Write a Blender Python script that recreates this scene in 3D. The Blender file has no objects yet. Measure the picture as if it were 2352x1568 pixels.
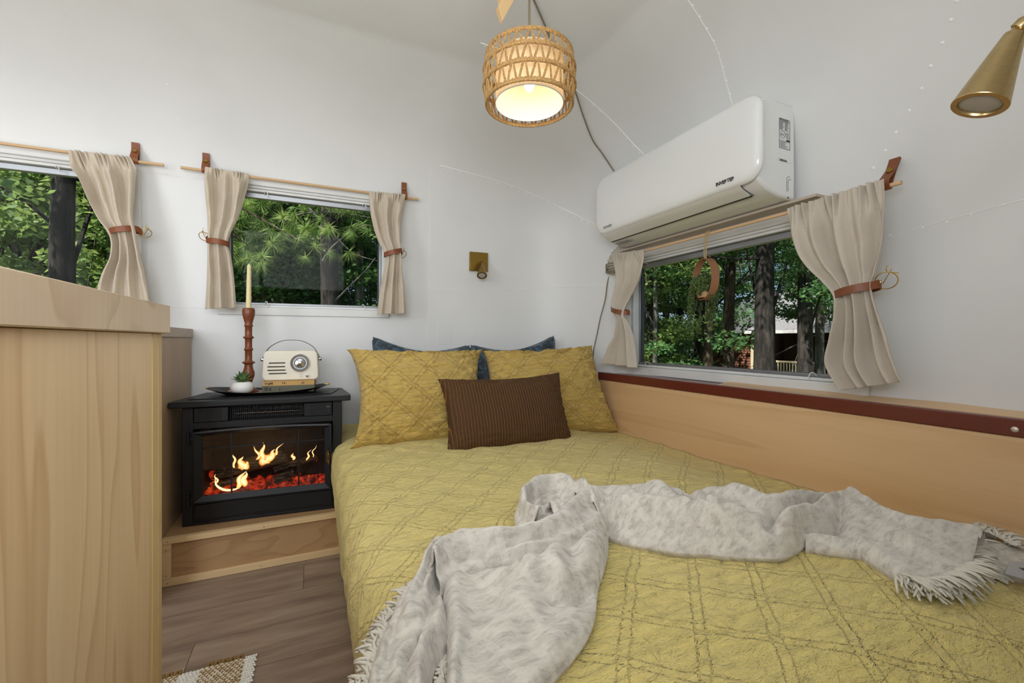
import bpy, math, random
import numpy as np
from mathutils import Vector, Matrix, noise
sc = bpy.context.scene
random.seed(7)
PI = math.pi
# ------------------------------------------------------------------ camera
TH = math.atan(.458); SN, CS = math.sin(TH), math.cos(TH)
EYE = .88; FPX = 1000.
cam = bpy.data.objects.new('camera', bpy.data.cameras.new('camera'))
sc.collection.objects.link(cam)
cam.data.sensor_width = 36; cam.data.lens = 36 * FPX / 2352
cam.data.shift_y = -4 / 2352
cam.data.clip_start = .02; cam.data.clip_end = 200
cam.location = (0, 0, EYE); cam.rotation_euler = (PI / 2, 0, -TH)
sc.camera = cam
# ------------------------------------------------------------------ world, sun, fill lights, exposure
w = bpy.data.worlds.new('world'); sc.world = w; w.use_nodes = True
nt = w.node_tree; nt.nodes.clear()
wo = nt.nodes.new('ShaderNodeOutputWorld'); bg = nt.nodes.new('ShaderNodeBackground')
sky = nt.nodes.new('ShaderNodeTexSky'); sky.sky_type = 'HOSEK_WILKIE'; sky.turbidity = 4
sky.sun_direction = Vector((-.55, -.25, .8)).normalized()
bg.inputs[1].default_value = 2.4
nt.links.new(sky.outputs[0], bg.inputs[0]); nt.links.new(bg.outputs[0], wo.inputs[0])
def light(name, kind, loc, energy, color=(1, 1, 1), rot=(0, 0, 0), size=None, sy=None):
    d = bpy.data.lights.new(name, kind); d.energy = energy; d.color = color
    if kind == 'AREA':
        d.shape = 'RECTANGLE'; d.size = size; d.size_y = sy or size
    elif size is not None:
        if kind == 'SUN': d.angle = size
        else: d.shadow_soft_size = size
    o = bpy.data.objects.new(name, d); o.location = loc; o.rotation_euler = rot
    sc.collection.objects.link(o); return o
sund = Vector((.55, .25, -.8)).normalized()
sun = light('sun', 'SUN', (0, 0, 20), 8.0, (1, .95, .85), size=.02)
sun.rotation_euler = sund.to_track_quat('-Z', 'Y').to_euler()
FILL_TINT = (.91, .955, 1.0)
# unseen fill lights added at the back wall and roof to brighten the room
light('fill_light_back', 'AREA', (-.35, -.20, 1.30), 26, FILL_TINT, (PI / 2 + .45, 0, 0), 1.3, .62)
light('fill_light_door_side', 'AREA', (-2.2, -.20, 1.0), 26, FILL_TINT, (PI / 2 + .15, 0, -.55), .8, 1.75)
light('fill_light_roof', 'AREA', (-1.3, 1.15, 2.0), 9, FILL_TINT, (0, 0, 0), .7, .7)
sc.view_settings.view_transform = 'Standard'; sc.view_settings.look = 'None'
sc.view_settings.exposure = 0.02; sc.view_settings.gamma = 1; sc.view_settings.use_curve_mapping = False
# ------------------------------------------------------------------ rays: a picture point on a plane of the room
def dr(px, py):
    u = (px - 1176) / FPX; v = (780 - py) / FPX
    return Vector((SN + u * CS, CS - u * SN, v))
E0 = Vector((0, 0, EYE))
def onX(px, py, X): a = dr(px, py); return E0 + a * (X / a.x)
def onY(px, py, Y): a = dr(px, py); return E0 + a * (Y / a.y)
def onZ(px, py, Z): a = dr(px, py); return E0 + a * ((Z - EYE) / a.z)
# ------------------------------------------------------------------ scene graph helpers
W0 = {}
def tag(o, label=None, cat=None, group=None, kind=None):
    if label: o['label'] = label
    if cat: o['category'] = cat
    if group: o['group'] = group
    if kind: o['kind'] = kind
    return o
def link(o, parent, loc):
    sc.collection.objects.link(o); o.location = loc
    M = Matrix.Translation(loc)
    if parent is not None:
        o.parent = parent; o.matrix_parent_inverse = W0[parent.name].inverted()
    W0[o.name] = M
    return o
def thing(name, loc, label, cat, group=None, kind=None):
    o = bpy.data.objects.new(name, None); o.empty_display_size = .05
    link(o, None, Vector(loc)); return tag(o, label, cat, group, kind)
def copy_tree(o, off, parent=None, rot=None):
    c = o.copy(); sc.collection.objects.link(c)
    W0[c.name] = W0[o.name]
    if parent is None:
        c.location = o.location + Vector(off)
        if rot is not None: c.rotation_euler.z = rot
    else:
        c.parent = parent
    for ch in o.children: copy_tree(ch, off, c)
    return c
class MB:
    def __init__(s): s.v = []; s.f = []; s.uv = None
    def add(s, vs, fs):
        n = len(s.v); s.v += [tuple(p) for p in vs]; s.f += [tuple(i + n for i in f) for f in fs]; return s
    def box(s, x0, x1, y0, y1, z0, z1, M=None):
        vs = [Vector((x, y, z)) for x in (x0, x1) for y in (y0, y1) for z in (z0, z1)]
        if M: vs = [M(p) for p in vs]
        return s.add(vs, [(0, 1, 3, 2), (4, 6, 7, 5), (0, 4, 5, 1), (2, 3, 7, 6), (0, 2, 6, 4), (1, 5, 7, 3)])
    def tube(s, pts, r, n=8, closed=False, caps=True, flat=1.0):
        pts = [Vector(p) for p in pts]; m = len(pts)
        rs = r if isinstance(r, (list, tuple)) else [r] * m
        vs = []; up = None
        for i, p in enumerate(pts):
            a = pts[(i - 1) % m] if (closed or i > 0) else pts[0]
            b = pts[(i + 1) % m] if (closed or i < m - 1) else pts[-1]
            t = (b - a).normalized() if (b - a).length > 1e-9 else Vector((0, 0, 1))
            if up is None:
                up = Vector((0, 0, 1)) if abs(t.z) < .9 else Vector((1, 0, 0))
            x = t.cross(up)
            x = x.normalized() if x.length > 1e-6 else t.orthogonal().normalized()
            up = x.cross(t).normalized()
            for k in range(n):
                q = 2 * PI * k / n
                vs.append(p + (x * math.cos(q) + up * math.sin(q) * flat) * rs[i])
        fs = []
        for i in range(m if closed else m - 1):
            for k in range(n):
                j = (i + 1) % m
                fs.append((i * n + k, i * n + (k + 1) % n, j * n + (k + 1) % n, j * n + k))
        if caps and not closed:
            fs.append(tuple(range(n))[::-1]); fs.append(tuple((m - 1) * n + k for k in range(n)))
        return s.add(vs, fs)
    def lathe(s, prof, c, n=24, axis=None, ang=0, sx=1, sy=1, cap=True):
        c = Vector(c); q = axis.normalized().to_track_quat('Z', 'Y') if axis is not None else None
        vs = []
        for r, z in prof:
            for k in range(n):
                a = 2 * PI * k / n + ang
                p = Vector((r * math.cos(a) * sx, r * math.sin(a) * sy, z))
                vs.append(c + (q @ p if q else p))
        fs = []
        for i in range(len(prof) - 1):
            for k in range(n):
                fs.append((i * n + k, i * n + (k + 1) % n, (i + 1) * n + (k + 1) % n, (i + 1) * n + k))
        if cap and prof[0][0] > 1e-6: fs.append(tuple(range(n))[::-1])
        if cap and prof[-1][0] > 1e-6: fs.append(tuple((len(prof) - 1) * n + k for k in range(n)))
        return s.add(vs, fs)
    def grid(s, fn, nu, nv, cu=False, cv=False):
        vs = [fn(i / (nu if cu else nu - 1), j / (nv if cv else nv - 1)) for i in range(nu) for j in range(nv)]
        fs = []
        for i in range(nu if cu else nu - 1):
            for j in range(nv if cv else nv - 1):
                a, b = (i + 1) % nu, (j + 1) % nv
                fs.append((i * nv + j, a * nv + j, a * nv + b, i * nv + b))
        return s.add(vs, fs)
    def prism(s, poly, M, d0, d1):
        n = len(poly)
        vs = [M(a, b, d0) for a, b in poly] + [M(a, b, d1) for a, b in poly]
        fs = [tuple(range(n))[::-1], tuple(range(n, 2 * n))] + [(i, (i + 1) % n, n + (i + 1) % n, n + i) for i in range(n)]
        return s.add(vs, fs)
    def build(s, name, mat, parent=None, smooth=True, bevel=0, seg=2, solid=0, sub=0, origin=True, recalc=False, sangle=40, uv=None, solid_off=-1):
        vs = np.array([tuple(p) for p in s.v], dtype=float)
        lo = vs.min(0); hi = vs.max(0)
        loc = Vector(((lo[0] + hi[0]) / 2, (lo[1] + hi[1]) / 2, lo[2])) if origin else Vector((0, 0, 0))
        vs = vs - np.array(loc)
        me = bpy.data.meshes.new(name)
        me.from_pydata(vs.tolist(), [], s.f)
        if recalc:
            import bmesh
            bm = bmesh.new(); bm.from_mesh(me); bmesh.ops.recalc_face_normals(bm, faces=bm.faces); bm.to_mesh(me); bm.free()
        if smooth:
            me.polygons.foreach_set('use_smooth', [True] * len(me.polygons))
        if smooth and sangle:
            try: me.set_sharp_from_angle(angle=math.radians(sangle))
            except Exception: pass
        me.materials.append(mat)
        o = bpy.data.objects.new(name, me)
        link(o, parent, loc)
        if solid:
            m = o.modifiers.new('solid', 'SOLIDIFY'); m.thickness = solid; m.offset = solid_off
        if bevel:
            m = o.modifiers.new('bevel', 'BEVEL'); m.width = bevel; m.segments = seg; m.limit_method = 'ANGLE'; m.angle_limit = .6
        if sub:
            m = o.modifiers.new('sub', 'SUBSURF'); m.levels = sub; m.render_levels = sub
        return o
def box(name, mat, x0, x1, y0, y1, z0, z1, parent=None, bevel=.002, M=None):
    return MB().box(x0, x1, y0, y1, z0, z1, M).build(name, mat, parent, bevel=bevel, recalc=M is not None)
def lerp(a, b, t): return a + (b - a) * t
def cr(pts, t):      # catmull-rom through a list of vectors / tuples, t in 0..1
    n = len(pts) - 1; x = min(max(t, 0), 1) * n; i = min(int(x), n - 1); f = x - i
    p = [pts[max(i - 1, 0)], pts[i], pts[i + 1], pts[min(i + 2, n)]]
    out = []
    for k in range(len(p[0])):
        a, b, c, d = p[0][k], p[1][k], p[2][k], p[3][k]
        out.append(.5 * (2 * b + (c - a) * f + (2 * a - 5 * b + 4 * c - d) * f * f + (3 * b - a - 3 * c + d) * f ** 3))
    return out
def smooth_path(pts, n): return [Vector(cr([tuple(p) for p in pts], i / (n - 1))) for i in range(n)]
def sst(a, b, x):
    t = min(max((x - a) / (b - a), 0), 1); return t * t * (3 - 2 * t)
def nz(x, y=0, z=0): return noise.noise(Vector((x, y, z)))
# ------------------------------------------------------------------ materials
def lin(c):
    if isinstance(c, str):
        c = [int(c[i:i + 2], 16) / 255 for i in (0, 2, 4)]
        c = [x / 12.92 if x <= .04045 else ((x + .055) / 1.055) ** 2.4 for x in c]
    return (*c[:3], 1)
class Mt:
    def __init__(s, name, color='cccccc', rough=.5, metal=0, **kw):
        s.m = bpy.data.materials.new(name); s.m.use_nodes = True
        s.t = s.m.node_tree; s.N = s.t.nodes; s.L = s.t.links
        s.b = s.N['Principled BSDF']; s.out = s.N['Material Output']
        s.b.inputs['Base Color'].default_value = lin(color)
        s.b.inputs['Roughness'].default_value = rough; s.b.inputs['Metallic'].default_value = metal
        for k, v in kw.items():
            s.b.inputs[k.replace('_', ' ')].default_value = v
        s.tc = None
    def n(s, kind, **kw):
        x = s.N.new('ShaderNode' + kind)
        for k, v in kw.items():
            if hasattr(x, k): setattr(x, k, v)
            else: x.inputs[k.replace('_', ' ')].default_value = v
        return x
    def co(s, scale=(1, 1, 1), rot=(0, 0, 0), kind='Object'):
        if s.tc is None: s.tc = s.N.new('ShaderNodeTexCoord')
        m = s.n('Mapping'); m.inputs['Scale'].default_value = scale; m.inputs['Rotation'].default_value = rot
        s.L.new(s.tc.outputs[kind], m.inputs[0]); return m.outputs[0]
    def noise(s, co, scale=5, detail=4, rough=.55, dist=0):
        x = s.n('TexNoise'); x.inputs['Scale'].default_value = scale; x.inputs['Detail'].default_value = detail
        x.inputs['Roughness'].default_value = rough; x.inputs['Distortion'].default_value = dist
        s.L.new(co, x.inputs['Vector']); return x.outputs['Fac']
    def math(s, op, a, b=None, c=None):
        x = s.n('Math'); x.operation = op
        for i, q in enumerate((a, b, c)):
            if q is None: continue
            if isinstance(q, (int, float)): x.inputs[i].default_value = q
            else: s.L.new(q, x.inputs[i])
        return x.outputs[0]
    def ramp(s, fac, stops, interp='LINEAR'):
        x = s.n('ValToRGB'); cr_ = x.color_ramp; cr_.interpolation = interp
        while len(cr_.elements) < len(stops): cr_.elements.new(.5)
        for e, (p, c) in zip(cr_.elements, stops): e.position = p; e.color = lin(c)
        s.L.new(fac, x.inputs[0]); return x.outputs[0]
    def mix(s, fac, a, b, mode='MIX'):
        x = s.n('Mix'); x.data_type = 'RGBA'; x.blend_type = mode
        for i, q in ((0, fac), (6, a), (7, b)):
            if isinstance(q, (int, float)): x.inputs[i].default_value = q
            elif isinstance(q, (str, tuple)): x.inputs[i].default_value = lin(q)
            else: s.L.new(q, x.inputs[i])
        return x.outputs[2]
    def color(s, c): s.L.new(c, s.b.inputs['Base Color']); return s
    def bump(s, h, strength=.3, dist=.002):
        x = s.n('Bump'); x.inputs['Strength'].default_value = strength; x.inputs['Distance'].default_value = dist
        if s.b.inputs['Normal'].links:
            s.L.new(s.b.inputs['Normal'].links[0].from_socket, x.inputs['Normal'])
        s.L.new(h, x.inputs['Height']); s.L.new(x.outputs[0], s.b.inputs['Normal']); return s
    def sep(s, co):
        x = s.n('SeparateXYZ'); s.L.new(co, x.inputs[0]); return x.outputs
def plain(name, c, rough=.5, metal=0, var=.06, **kw):
    m = Mt(name, c, rough, metal, **kw)
    f = m.noise(m.co(), 6, 3)
    c = lin(c); a = tuple(x * (1 - var) for x in c[:3]); b = tuple(min(x * (1 + var), 1) for x in c[:3])
    m.color(m.ramp(f, [(.3, a), (.7, b)])); return m.m
def wood(name, base, dark, axis='X', scale=3, stretch=14, lines=7, contrast=.55, rough=.45, light_=None):
    m = Mt(name, base, rough)
    k = {'X': 0, 'Y': 1, 'Z': 2}[axis]
    s1 = [scale * 2.0] * 3; s1[k] = scale / stretch * 3
    n1 = m.noise(m.co(tuple(s1)), 1, 2, .5, .3)
    cont = m.math('FRACT', m.math('MULTIPLY', n1, lines))
    line = m.ramp(cont, [(0, (0, 0, 0)), (.08, (1, 1, 1)), (.75, (.75, .75, .75)), (1, (.1, .1, .1))])
    s2 = [scale * 40] * 3; s2[k] = scale * 1.3
    n2 = m.noise(m.co(tuple(s2)), 1, 4, .6)
    s3 = [scale * 1.2] * 3; s3[k] = scale * .25
    n3 = m.noise(m.co(tuple(s3)), 1, 2)
    c0 = m.ramp(n3, [(.3, base), (.7, light_ or base)])
    c1 = m.mix(m.math('MULTIPLY', m.math('SUBTRACT', 1, line), contrast), c0, dark)
    c2 = m.mix(m.math('MULTIPLY', m.math('SUBTRACT', n2, .35), contrast * .9), c1, dark)
    m.color(c2); m.bump(n2, .08, .001); return m.m
def weave(m, sc_, strength=.35, dist=.0008):
    co = m.sep(m.co())
    h = None
    for i in range(3):
        q = m.math('SINE', m.math('MULTIPLY', co[i], sc_))
        h = q if h is None else m.math('ADD', h, q)
    return m.bump(h, strength, dist)
M = {}
def wallmat():
    m = Mt('white_painted_metal', 'dedede', .42)
    f = m.noise(m.co(), 2.2, 3); m.color(m.ramp(f, [(.3, 'dadad9'), (.7, 'e1e1e0')]))
    m.bump(m.noise(m.co(), 3.5, 2), .25, .006); m.bump(m.noise(m.co(), 260, 3), .06, .0006)
    return m.m
M['wall'] = wallmat()
M['seam'] = plain('white_seam_paint', 'f0f0ef', .25)
M['frame'] = plain('white_window_frame', 'dcdcda', .35)
M['alu'] = plain('grey_aluminium', '9a9c9f', .38, .75)
M['gasket'] = plain('dark_gasket', '3a3c40', .6)
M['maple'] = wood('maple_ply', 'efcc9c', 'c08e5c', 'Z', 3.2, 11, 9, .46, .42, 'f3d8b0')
M['maple_edge'] = wood('maple_edge', 'e0c48c', 'c09a60', 'Z', 6, 14, 3, .35)
M['birch'] = wood('birch_ply', 'd9b384', 'b58757', 'Y', 2.6, 16, 5, .32, .4, 'e2c096')
M['counter'] = wood('counter_hardwood', 'e0c6a6', 'b48e6c', 'Z', 3.4, 2.2, 5, .42, .35, 'e4ceb0')
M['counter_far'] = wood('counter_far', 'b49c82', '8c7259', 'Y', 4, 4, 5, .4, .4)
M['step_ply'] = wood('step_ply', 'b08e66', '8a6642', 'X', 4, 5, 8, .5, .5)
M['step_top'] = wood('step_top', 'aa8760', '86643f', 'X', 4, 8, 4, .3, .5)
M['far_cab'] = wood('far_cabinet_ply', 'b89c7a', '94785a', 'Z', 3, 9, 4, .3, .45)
M['pine'] = wood('pine_batten', 'd9bc90', 'b08d5e', 'X', 7, 12, 3, .4, .5)
M['mahogany'] = wood('mahogany', '6b3022', '3e160f', 'Y', 5, 10, 3, .4, .22)
M['dowel'] = wood('dowel', 'c9a67c', 'a5825a', 'X', 8, 8, 3, .3, .5)
M['dowely'] = wood('dowel_y', 'd9b48c', 'b98f62', 'Y', 8, 8, 3, .3, .5)
M['leather'] = plain('tan_leather', '7d4422', .48, 0, .14)
M['brass'] = plain('brass', 'a58548', .3, 1.0, .05)
M['gold'] = plain('gold_brass', 'd9b45a', .2, 1.0, .04)
M['chrome'] = plain('chrome', 'd5d5d8', .12, 1.0, .02)
M['black'] = plain('black_metal', '1a1c20', .42, .3, .08)
M['black_dark'] = plain('black_inner', '0c0d0f', .55, 0, .05)
M['acwhite'] = plain('glossy_white_plastic', 'e6e6e4', .12, 0, .01)
M['acvane'] = plain('white_plastic_vane', 'dcdad2', .2, 0, .01)
M['ink'] = plain('black_ink', '151515', .5)
M['grey_ink'] = plain('grey_ink', '6b6d70', .5)
M['paper'] = plain('label_paper', 'dfe0e0', .5)
M['greylabel'] = plain('silver_label', 'b4b9bd', .4)
def fabric(name, c1, c2, sc_=900, big=9, rough=.95, st=.3, sheen=.3):
    m = Mt(name, c1, rough)
    n1 = m.noise(m.co((1, 1, 1)), big, 5, .65)
    n2 = m.noise(m.co((60, 60, 900)), 1, 3, .6); n3 = m.noise(m.co((900, 900, 60)), 1, 3, .6)
    f = m.math('ADD', m.math('MULTIPLY', n1, .35), m.math('MULTIPLY', m.math('ADD', n2, n3), .33))
    m.color(m.ramp(f, [(.36, c2), (.62, c1)]))
    m.bump(m.math('ADD', n2, n3), st, .0008)
    m.b.inputs['Sheen Weight'].default_value = sheen
    return m
def linen(name, c1, c2, tr=.25):
    m = fabric(name, c1, c2)
    t = m.n('BsdfTranslucent'); t.inputs[0].default_value = lin(c1)
    x = m.n('MixShader'); x.inputs[0].default_value = tr
    m.L.new(m.b.outputs[0], x.inputs[1]); m.L.new(t.outputs[0], x.inputs[2]); m.L.new(x.outputs[0], m.out.inputs[0])
    return m.m
M['linen'] = linen('beige_linen', 'e0d4c2', 'c9b9a2')
M['linen2'] = linen('pale_linen', 'e6ddd0', 'd2c6b6', .35)
def quiltmat(name, c1, c2, tint):
    m = Mt(name, c1, .9)
    n1 = m.noise(m.co(), 3, 4, .6)
    col = m.ramp(n1, [(.3, c2), (.7, c1)])
    co = m.sep(m.co())
    wob = m.math('MULTIPLY', m.math('SUBTRACT', m.noise(m.co(), 14, 3), .5), .012)
    def fam(a, b, u, v, S):
        t = m.math('ADD', m.math('ADD', m.math('MULTIPLY', u, a), m.math('MULTIPLY', v, b)), wob)
        q = m.math('ABSOLUTE', m.math('SUBTRACT', m.math('FRACT', m.math('DIVIDE', t, S)), .5))
        e = m.math('ABSOLUTE', m.math('SUBTRACT', m.math('MULTIPLY', q, S), .008))       # distance to either of a stitched pair
        return m.math('SMOOTH_MIN', m.math('MULTIPLY', e, 1 / .0026), 1.0, .3)
    return m, col, co, fam
def quilt_finish(m, col, f1, f2, stitch_shade, cr_axis):
    g = m.math('MULTIPLY', f1, f2)
    wr = m.noise(m.co(cr_axis), 1, 4, .65, .8)
    fine = m.noise(m.co(tuple(x * 3.5 for x in cr_axis)), 1, 3, .6, .5)
    col = m.mix(m.math('MULTIPLY', m.math('SUBTRACT', 1, g), .22), col, stitch_shade)
    col = m.mix(m.math('MULTIPLY', m.math('SUBTRACT', wr, .38), .35), col, stitch_shade)  # crinkle shading put into the colour, in the tone of the stitch lines
    m.color(col)
    m.bump(g, .8, .003); m.bump(wr, 1, .012); m.bump(fine, .8, .004)
    m.b.inputs['Sheen Weight'].default_value = .15
    return m.m
m, col, co, fam = quiltmat('olive_yellow_quilt', 'ead587', 'ddc877', '')
_xz = m.math('ADD', co[0], co[2])
M['quilt'] = quilt_finish(m, col, fam(.72, -.70, _xz, co[1], .105), fam(.64, .77, _xz, co[1], .105), 'ab9a50', (22, 60, 45))
m, col, co, fam = quiltmat('mustard_sham', 'dcbc66', 'cda955', '')
M['sham'] = quilt_finish(m, col, fam(.66, -.75, co[0], co[2], .105), fam(.66, .75, co[0], co[2], .105), '93742a', (16, 60, 85))
def velvet():
    m = Mt('blue_crushed_velvet', '1f3b4c', .55)
    f = m.noise(m.co(), 26, 5, .65, 1.2)
    m.color(m.ramp(f, [(.38, '091a27'), (.5, '142e3d'), (.64, '426070')]))
    m.b.inputs['Sheen Weight'].default_value = .6; m.bump(f, .4, .003); return m.m
M['velvet'] = velvet()
def cord():
    m = Mt('brown_corduroy', '4e2c10', .8)
    co = m.sep(m.co()); wb = m.math('MULTIPLY', m.noise(m.co(), 9, 2), .006)
    q = m.math('FRACT', m.math('DIVIDE', m.math('ADD', co[0], wb), .0125))
    l = m.ramp(q, [(0, 'a87c3a'), (.05, '946a2c'), (.13, '452809'), (.9, '53310c'), (1, '7a5424')])
    m.color(m.mix(m.math('MULTIPLY', m.noise(m.co(), 12, 3), .35), l, '3c210c'))
    m.bump(m.ramp(q, [(0, (0, 0, 0)), (.25, (1, 1, 1)), (.8, (1, 1, 1)), (1, (0, 0, 0))]), .8, .003)
    m.b.inputs['Sheen Weight'].default_value = .02; m.b.inputs['Sheen Tint'].default_value = lin('b07a4a'); return m.m
M['cord'] = cord()
def throwmat():
    m = Mt('cream_grey_throw', 'd5d0c8', .95)
    co = m.sep(m.co())
    def band(a, b, S):
        t = m.math('ADD', m.math('MULTIPLY', co[0], a), m.math('MULTIPLY', co[1], b))
        t = m.math('ADD', t, m.math('MULTIPLY', m.noise(m.co(), 9, 2), .03))
        return m.math('SMOOTHSTEP', m.math('ABSOLUTE', m.math('SUBTRACT', m.math('FRACT', m.math('DIVIDE', t, S)), .5)), .3, .42) if False else m.math('GREATER_THAN', m.math('ABSOLUTE', m.math('SUBTRACT', m.math('FRACT', m.math('DIVIDE', t, S)), .5)), .36)
    g = m.math('MAXIMUM', band(.94, .34, .042), band(-.34, .94, .042))
    n1 = m.noise(m.co((30, 110, 60), (0, 0, .5)), 1, 5, .7)
    c = m.ramp(n1, [(.34, 'b0a79f'), (.5, 'cdc6bb'), (.62, 'dad4c8')])
    m.color(m.mix(m.math('MULTIPLY', g, .33), c, 'e6e0d4'))
    n2 = m.noise(m.co((260, 260, 260)), 1, 3, .6)
    m.bump(n1, .6, .003); m.bump(n2, .5, .0015)
    m.b.inputs['Sheen Weight'].default_value = .3; return m.m
M['throw'] = throwmat()
M['fringe'] = plain('cream_fringe', 'dcd6c8', .95)
def brushed(name, c):
    m = Mt(name, c, .3, 1)
    n = m.noise(m.co((60, 60, 2600)), 1, 2)
    m.b.inputs['Anisotropic'].default_value = .75
    m.L.new(m.ramp(n, [(.3, (.20, .20, .20)), (.7, (.30, .30, .30))]), m.b.inputs['Roughness']); m.bump(n, .03, .0001)
    return m.m
M['brushed'] = brushed('brushed_brass', 'c4ac7c')
M['brushed_far'] = brushed('aged_brass', '8d7234')
def glass(name, f=.12, tint=(1, 1, 1, 1)):
    m = Mt(name); m.N.remove(m.b)
    t = m.n('BsdfTransparent'); t.inputs[0].default_value = tint
    g = m.n('BsdfGlossy'); g.inputs['Roughness'].default_value = .01
    lw = m.n('LayerWeight'); lw.inputs[0].default_value = .5      # same on both faces of the pane
    x = m.n('MixShader')
    m.L.new(m.math('ADD', m.math('MULTIPLY', m.math('POWER', lw.outputs['Facing'], 5), .5), f), x.inputs[0])
    m.L.new(t.outputs[0], x.inputs[1]); m.L.new(g.outputs[0], x.inputs[2]); m.L.new(x.outputs[0], m.out.inputs[0])
    return m.m
M['glass'] = glass('window_glass', .002)
M['stove_glass'] = glass('stove_glass', .045, (.8, .8, .8, 1))
def emit(name, c, s):
    m = Mt(name, 'ffffff', .5); m.b.inputs['Emission Color'].default_value = lin(c); m.b.inputs['Emission Strength'].default_value = s
    return m.m
def jute(name, c1, c2, st=.7):
    m = Mt(name, c1, .85)
    n = m.noise(m.co((220, 220, 220)), 1, 3, .7)
    m.color(m.ramp(n, [(.35, c2), (.6, c1)])); m.bump(n, st, .002); return m.m
M['jute'] = jute('paper_rope', 'bf9860', '8f6a3a')
M['rugjute'] = jute('rug_jute', 'a58a5e', '75592f')
M['rugcream'] = jute('rug_cream', 'ddd5c5', 'bfb5a2')
M['rugwhite'] = jute('rug_white', 'e8e6e0', 'cfccc4')
# ------------------------------------------------------------------ the shell of the trailer: an extruded superellipse with a domed end
X0, AX, YC, BF, BN, Z0, ZT, NV, NH = .59, .965, 1.15, 1.23, 1.40, 1.0, 2.05, 3.5, 4.0
XL = -3.4
def sh_s(z):
    if z <= Z0: return 1.0
    t = min((z - Z0) / (ZT - Z0), 1.0)
    return max(1 - t ** NV, 0) ** (1 / NV)
def outside(p):
    if p.z >= ZT or p.z <= 0: return True
    s = sh_s(p.z); b = BF if p.y > YC else BN
    yy = abs(p.y - YC) / b
    if p.x < X0: return yy > s
    return ((p.x - X0) / AX) ** NH + yy ** NH > s ** NH
def on_shell(px, py, inset=0):
    hit, n_, i_, d_ = SHELL.ray_cast(E0, dr(px, py).normalized())
    return hit
def sh_normal(p):    # inward normal
    def g(q):
        s = max(sh_s(q.z), .02); b = BF if q.y > YC else BN
        yy = abs(q.y - YC) / b; xx = max(q.x - X0, 0) / AX
        tz = max(q.z - Z0, 0) / (ZT - Z0)
        return (xx ** NH + yy ** NH) ** (NV / NH) + tz ** NV
    e = 1e-3
    n = Vector([g(p + Vector(v)) - g(p - Vector(v)) for v in ((e, 0, 0), (0, e, 0), (0, 0, e))])
    return -n.normalized()
# windows: rectangles in the shell
W1 = dict(x0=-1.95, x1=-.70, z0=1.03, z1=1.60)
W2 = dict(x0=-.36, x1=.335, z0=1.03, z1=1.60)
W3 = dict(y0=.79, y1=1.83, z0=.735, z1=1.305)
zs = sorted(set([round(1.0 + .03 * k, 3) for k in range(1, 31)] + [0, .33, .735, .85, 1.03, 1.15, 1.305, 1.45, 1.60, 1.68, 1.74, 1.80, .92, 1.22, 1.38, 1.52] + [round(Z0 + (ZT - Z0) * math.sin(math.radians(a)) ** (2 / NV), 4) for a in (62, 66, 70, 74, 76, 78, 80, 81.5, 83, 84.5, 86, 87, 88, 88.7, 89.3, 89.8, 90)]))
cols = []
for x in np.linspace(XL, X0, 28).tolist() + [W1['x0'], W1['x1'], W2['x0'], W2['x1'], -.9, .1, .35]:
    cols.append(('F', round(x, 4)))
cols = sorted(set(cols), key=lambda c: c[1])
psis = [90 * math.cos(math.radians(a)) for a in np.linspace(0, 180, 97)][1:-1]
for y in (W3['y0'], W3['y1']):
    b = BF if y > YC else BN
    psis.append(math.copysign(math.degrees(math.asin((abs(y - YC) / b) ** 2)), y - YC))
psis = sorted(set(round(p, 5) for p in psis), reverse=True)
BW = dict(x0=-1.0, x1=.30, z0=1.03, z1=1.60); BD = dict(x0=-2.6, x1=-1.8, z0=0, z1=1.80)
near = sorted(set([round(x, 4) for x in np.linspace(XL, X0, 20).tolist() + [-1.0, .30, -2.6, -1.8]]), reverse=True)
allc = [('F', c[1]) for c in cols] + [('E', p) for p in psis] + [('N', x) for x in near]
def shp(c, z):
    s = sh_s(z)
    if c[0] == 'F': return Vector((c[1], YC + BF * s, z))
    if c[0] == 'N': return Vector((c[1], YC - BN * s, z))
    a = math.radians(c[1]); b = BF if a > 0 else BN
    return Vector((X0 + AX * s * math.cos(a) ** .5, YC + math.copysign(b * s * abs(math.sin(a)) ** .5, a), z))
V = [[shp(c, z) for z in zs] for c in allc]
def hole(i, j):
    c = allc[i]; d = allc[i + 1]; za, zb = zs[j], zs[j + 1]
    def within(W, a, b): return W[0] - 1e-3 <= a and b <= W[1] + 1e-3
    if c[0] == 'F' and d[0] == 'F':
        for W in (W1, W2):
            if within((W['x0'], W['x1']), c[1], d[1]) and within((W['z0'], W['z1']), za, zb): return True
    if c[0] == 'N' and d[0] == 'N':
        for W in (BW, BD):
            if within((W['x0'], W['x1']), d[1], c[1]) and within((W['z0'], W['z1']), za, zb): return True
    if c[0] == 'E' and d[0] == 'E':
        ya, yb = sorted((shp(c, 1).y, shp(d, 1).y))
        if within((W3['y0'], W3['y1']), ya, yb) and within((W3['z0'], W3['z1']), za, zb): return True
    return False
nC, nZ = len(allc), len(zs)
flat = [p for col in V for p in col]
def region(i, j):
    c, d = allc[i][0], allc[i + 1][0]; z = zs[j]
    if c == 'E' or d == 'E': return 'wall_right'
    if z >= 1.8: return 'ceiling'
    return 'wall_left' if c == 'F' else 'wall_back'
from mathutils.bvhtree import BVHTree
SHELL = BVHTree.FromPolygons(flat, [(i * nZ + j, (i + 1) * nZ + j, (i + 1) * nZ + j + 1, i * nZ + j + 1) for i in range(nC - 1) for j in range(nZ - 1)])
parts = {}
for i in range(nC - 1):
    for j in range(nZ - 1):
        if hole(i, j): continue
        parts.setdefault(region(i, j), []).append((i * nZ + j, (i + 1) * nZ + j, (i + 1) * nZ + j + 1, i * nZ + j + 1))
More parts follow.
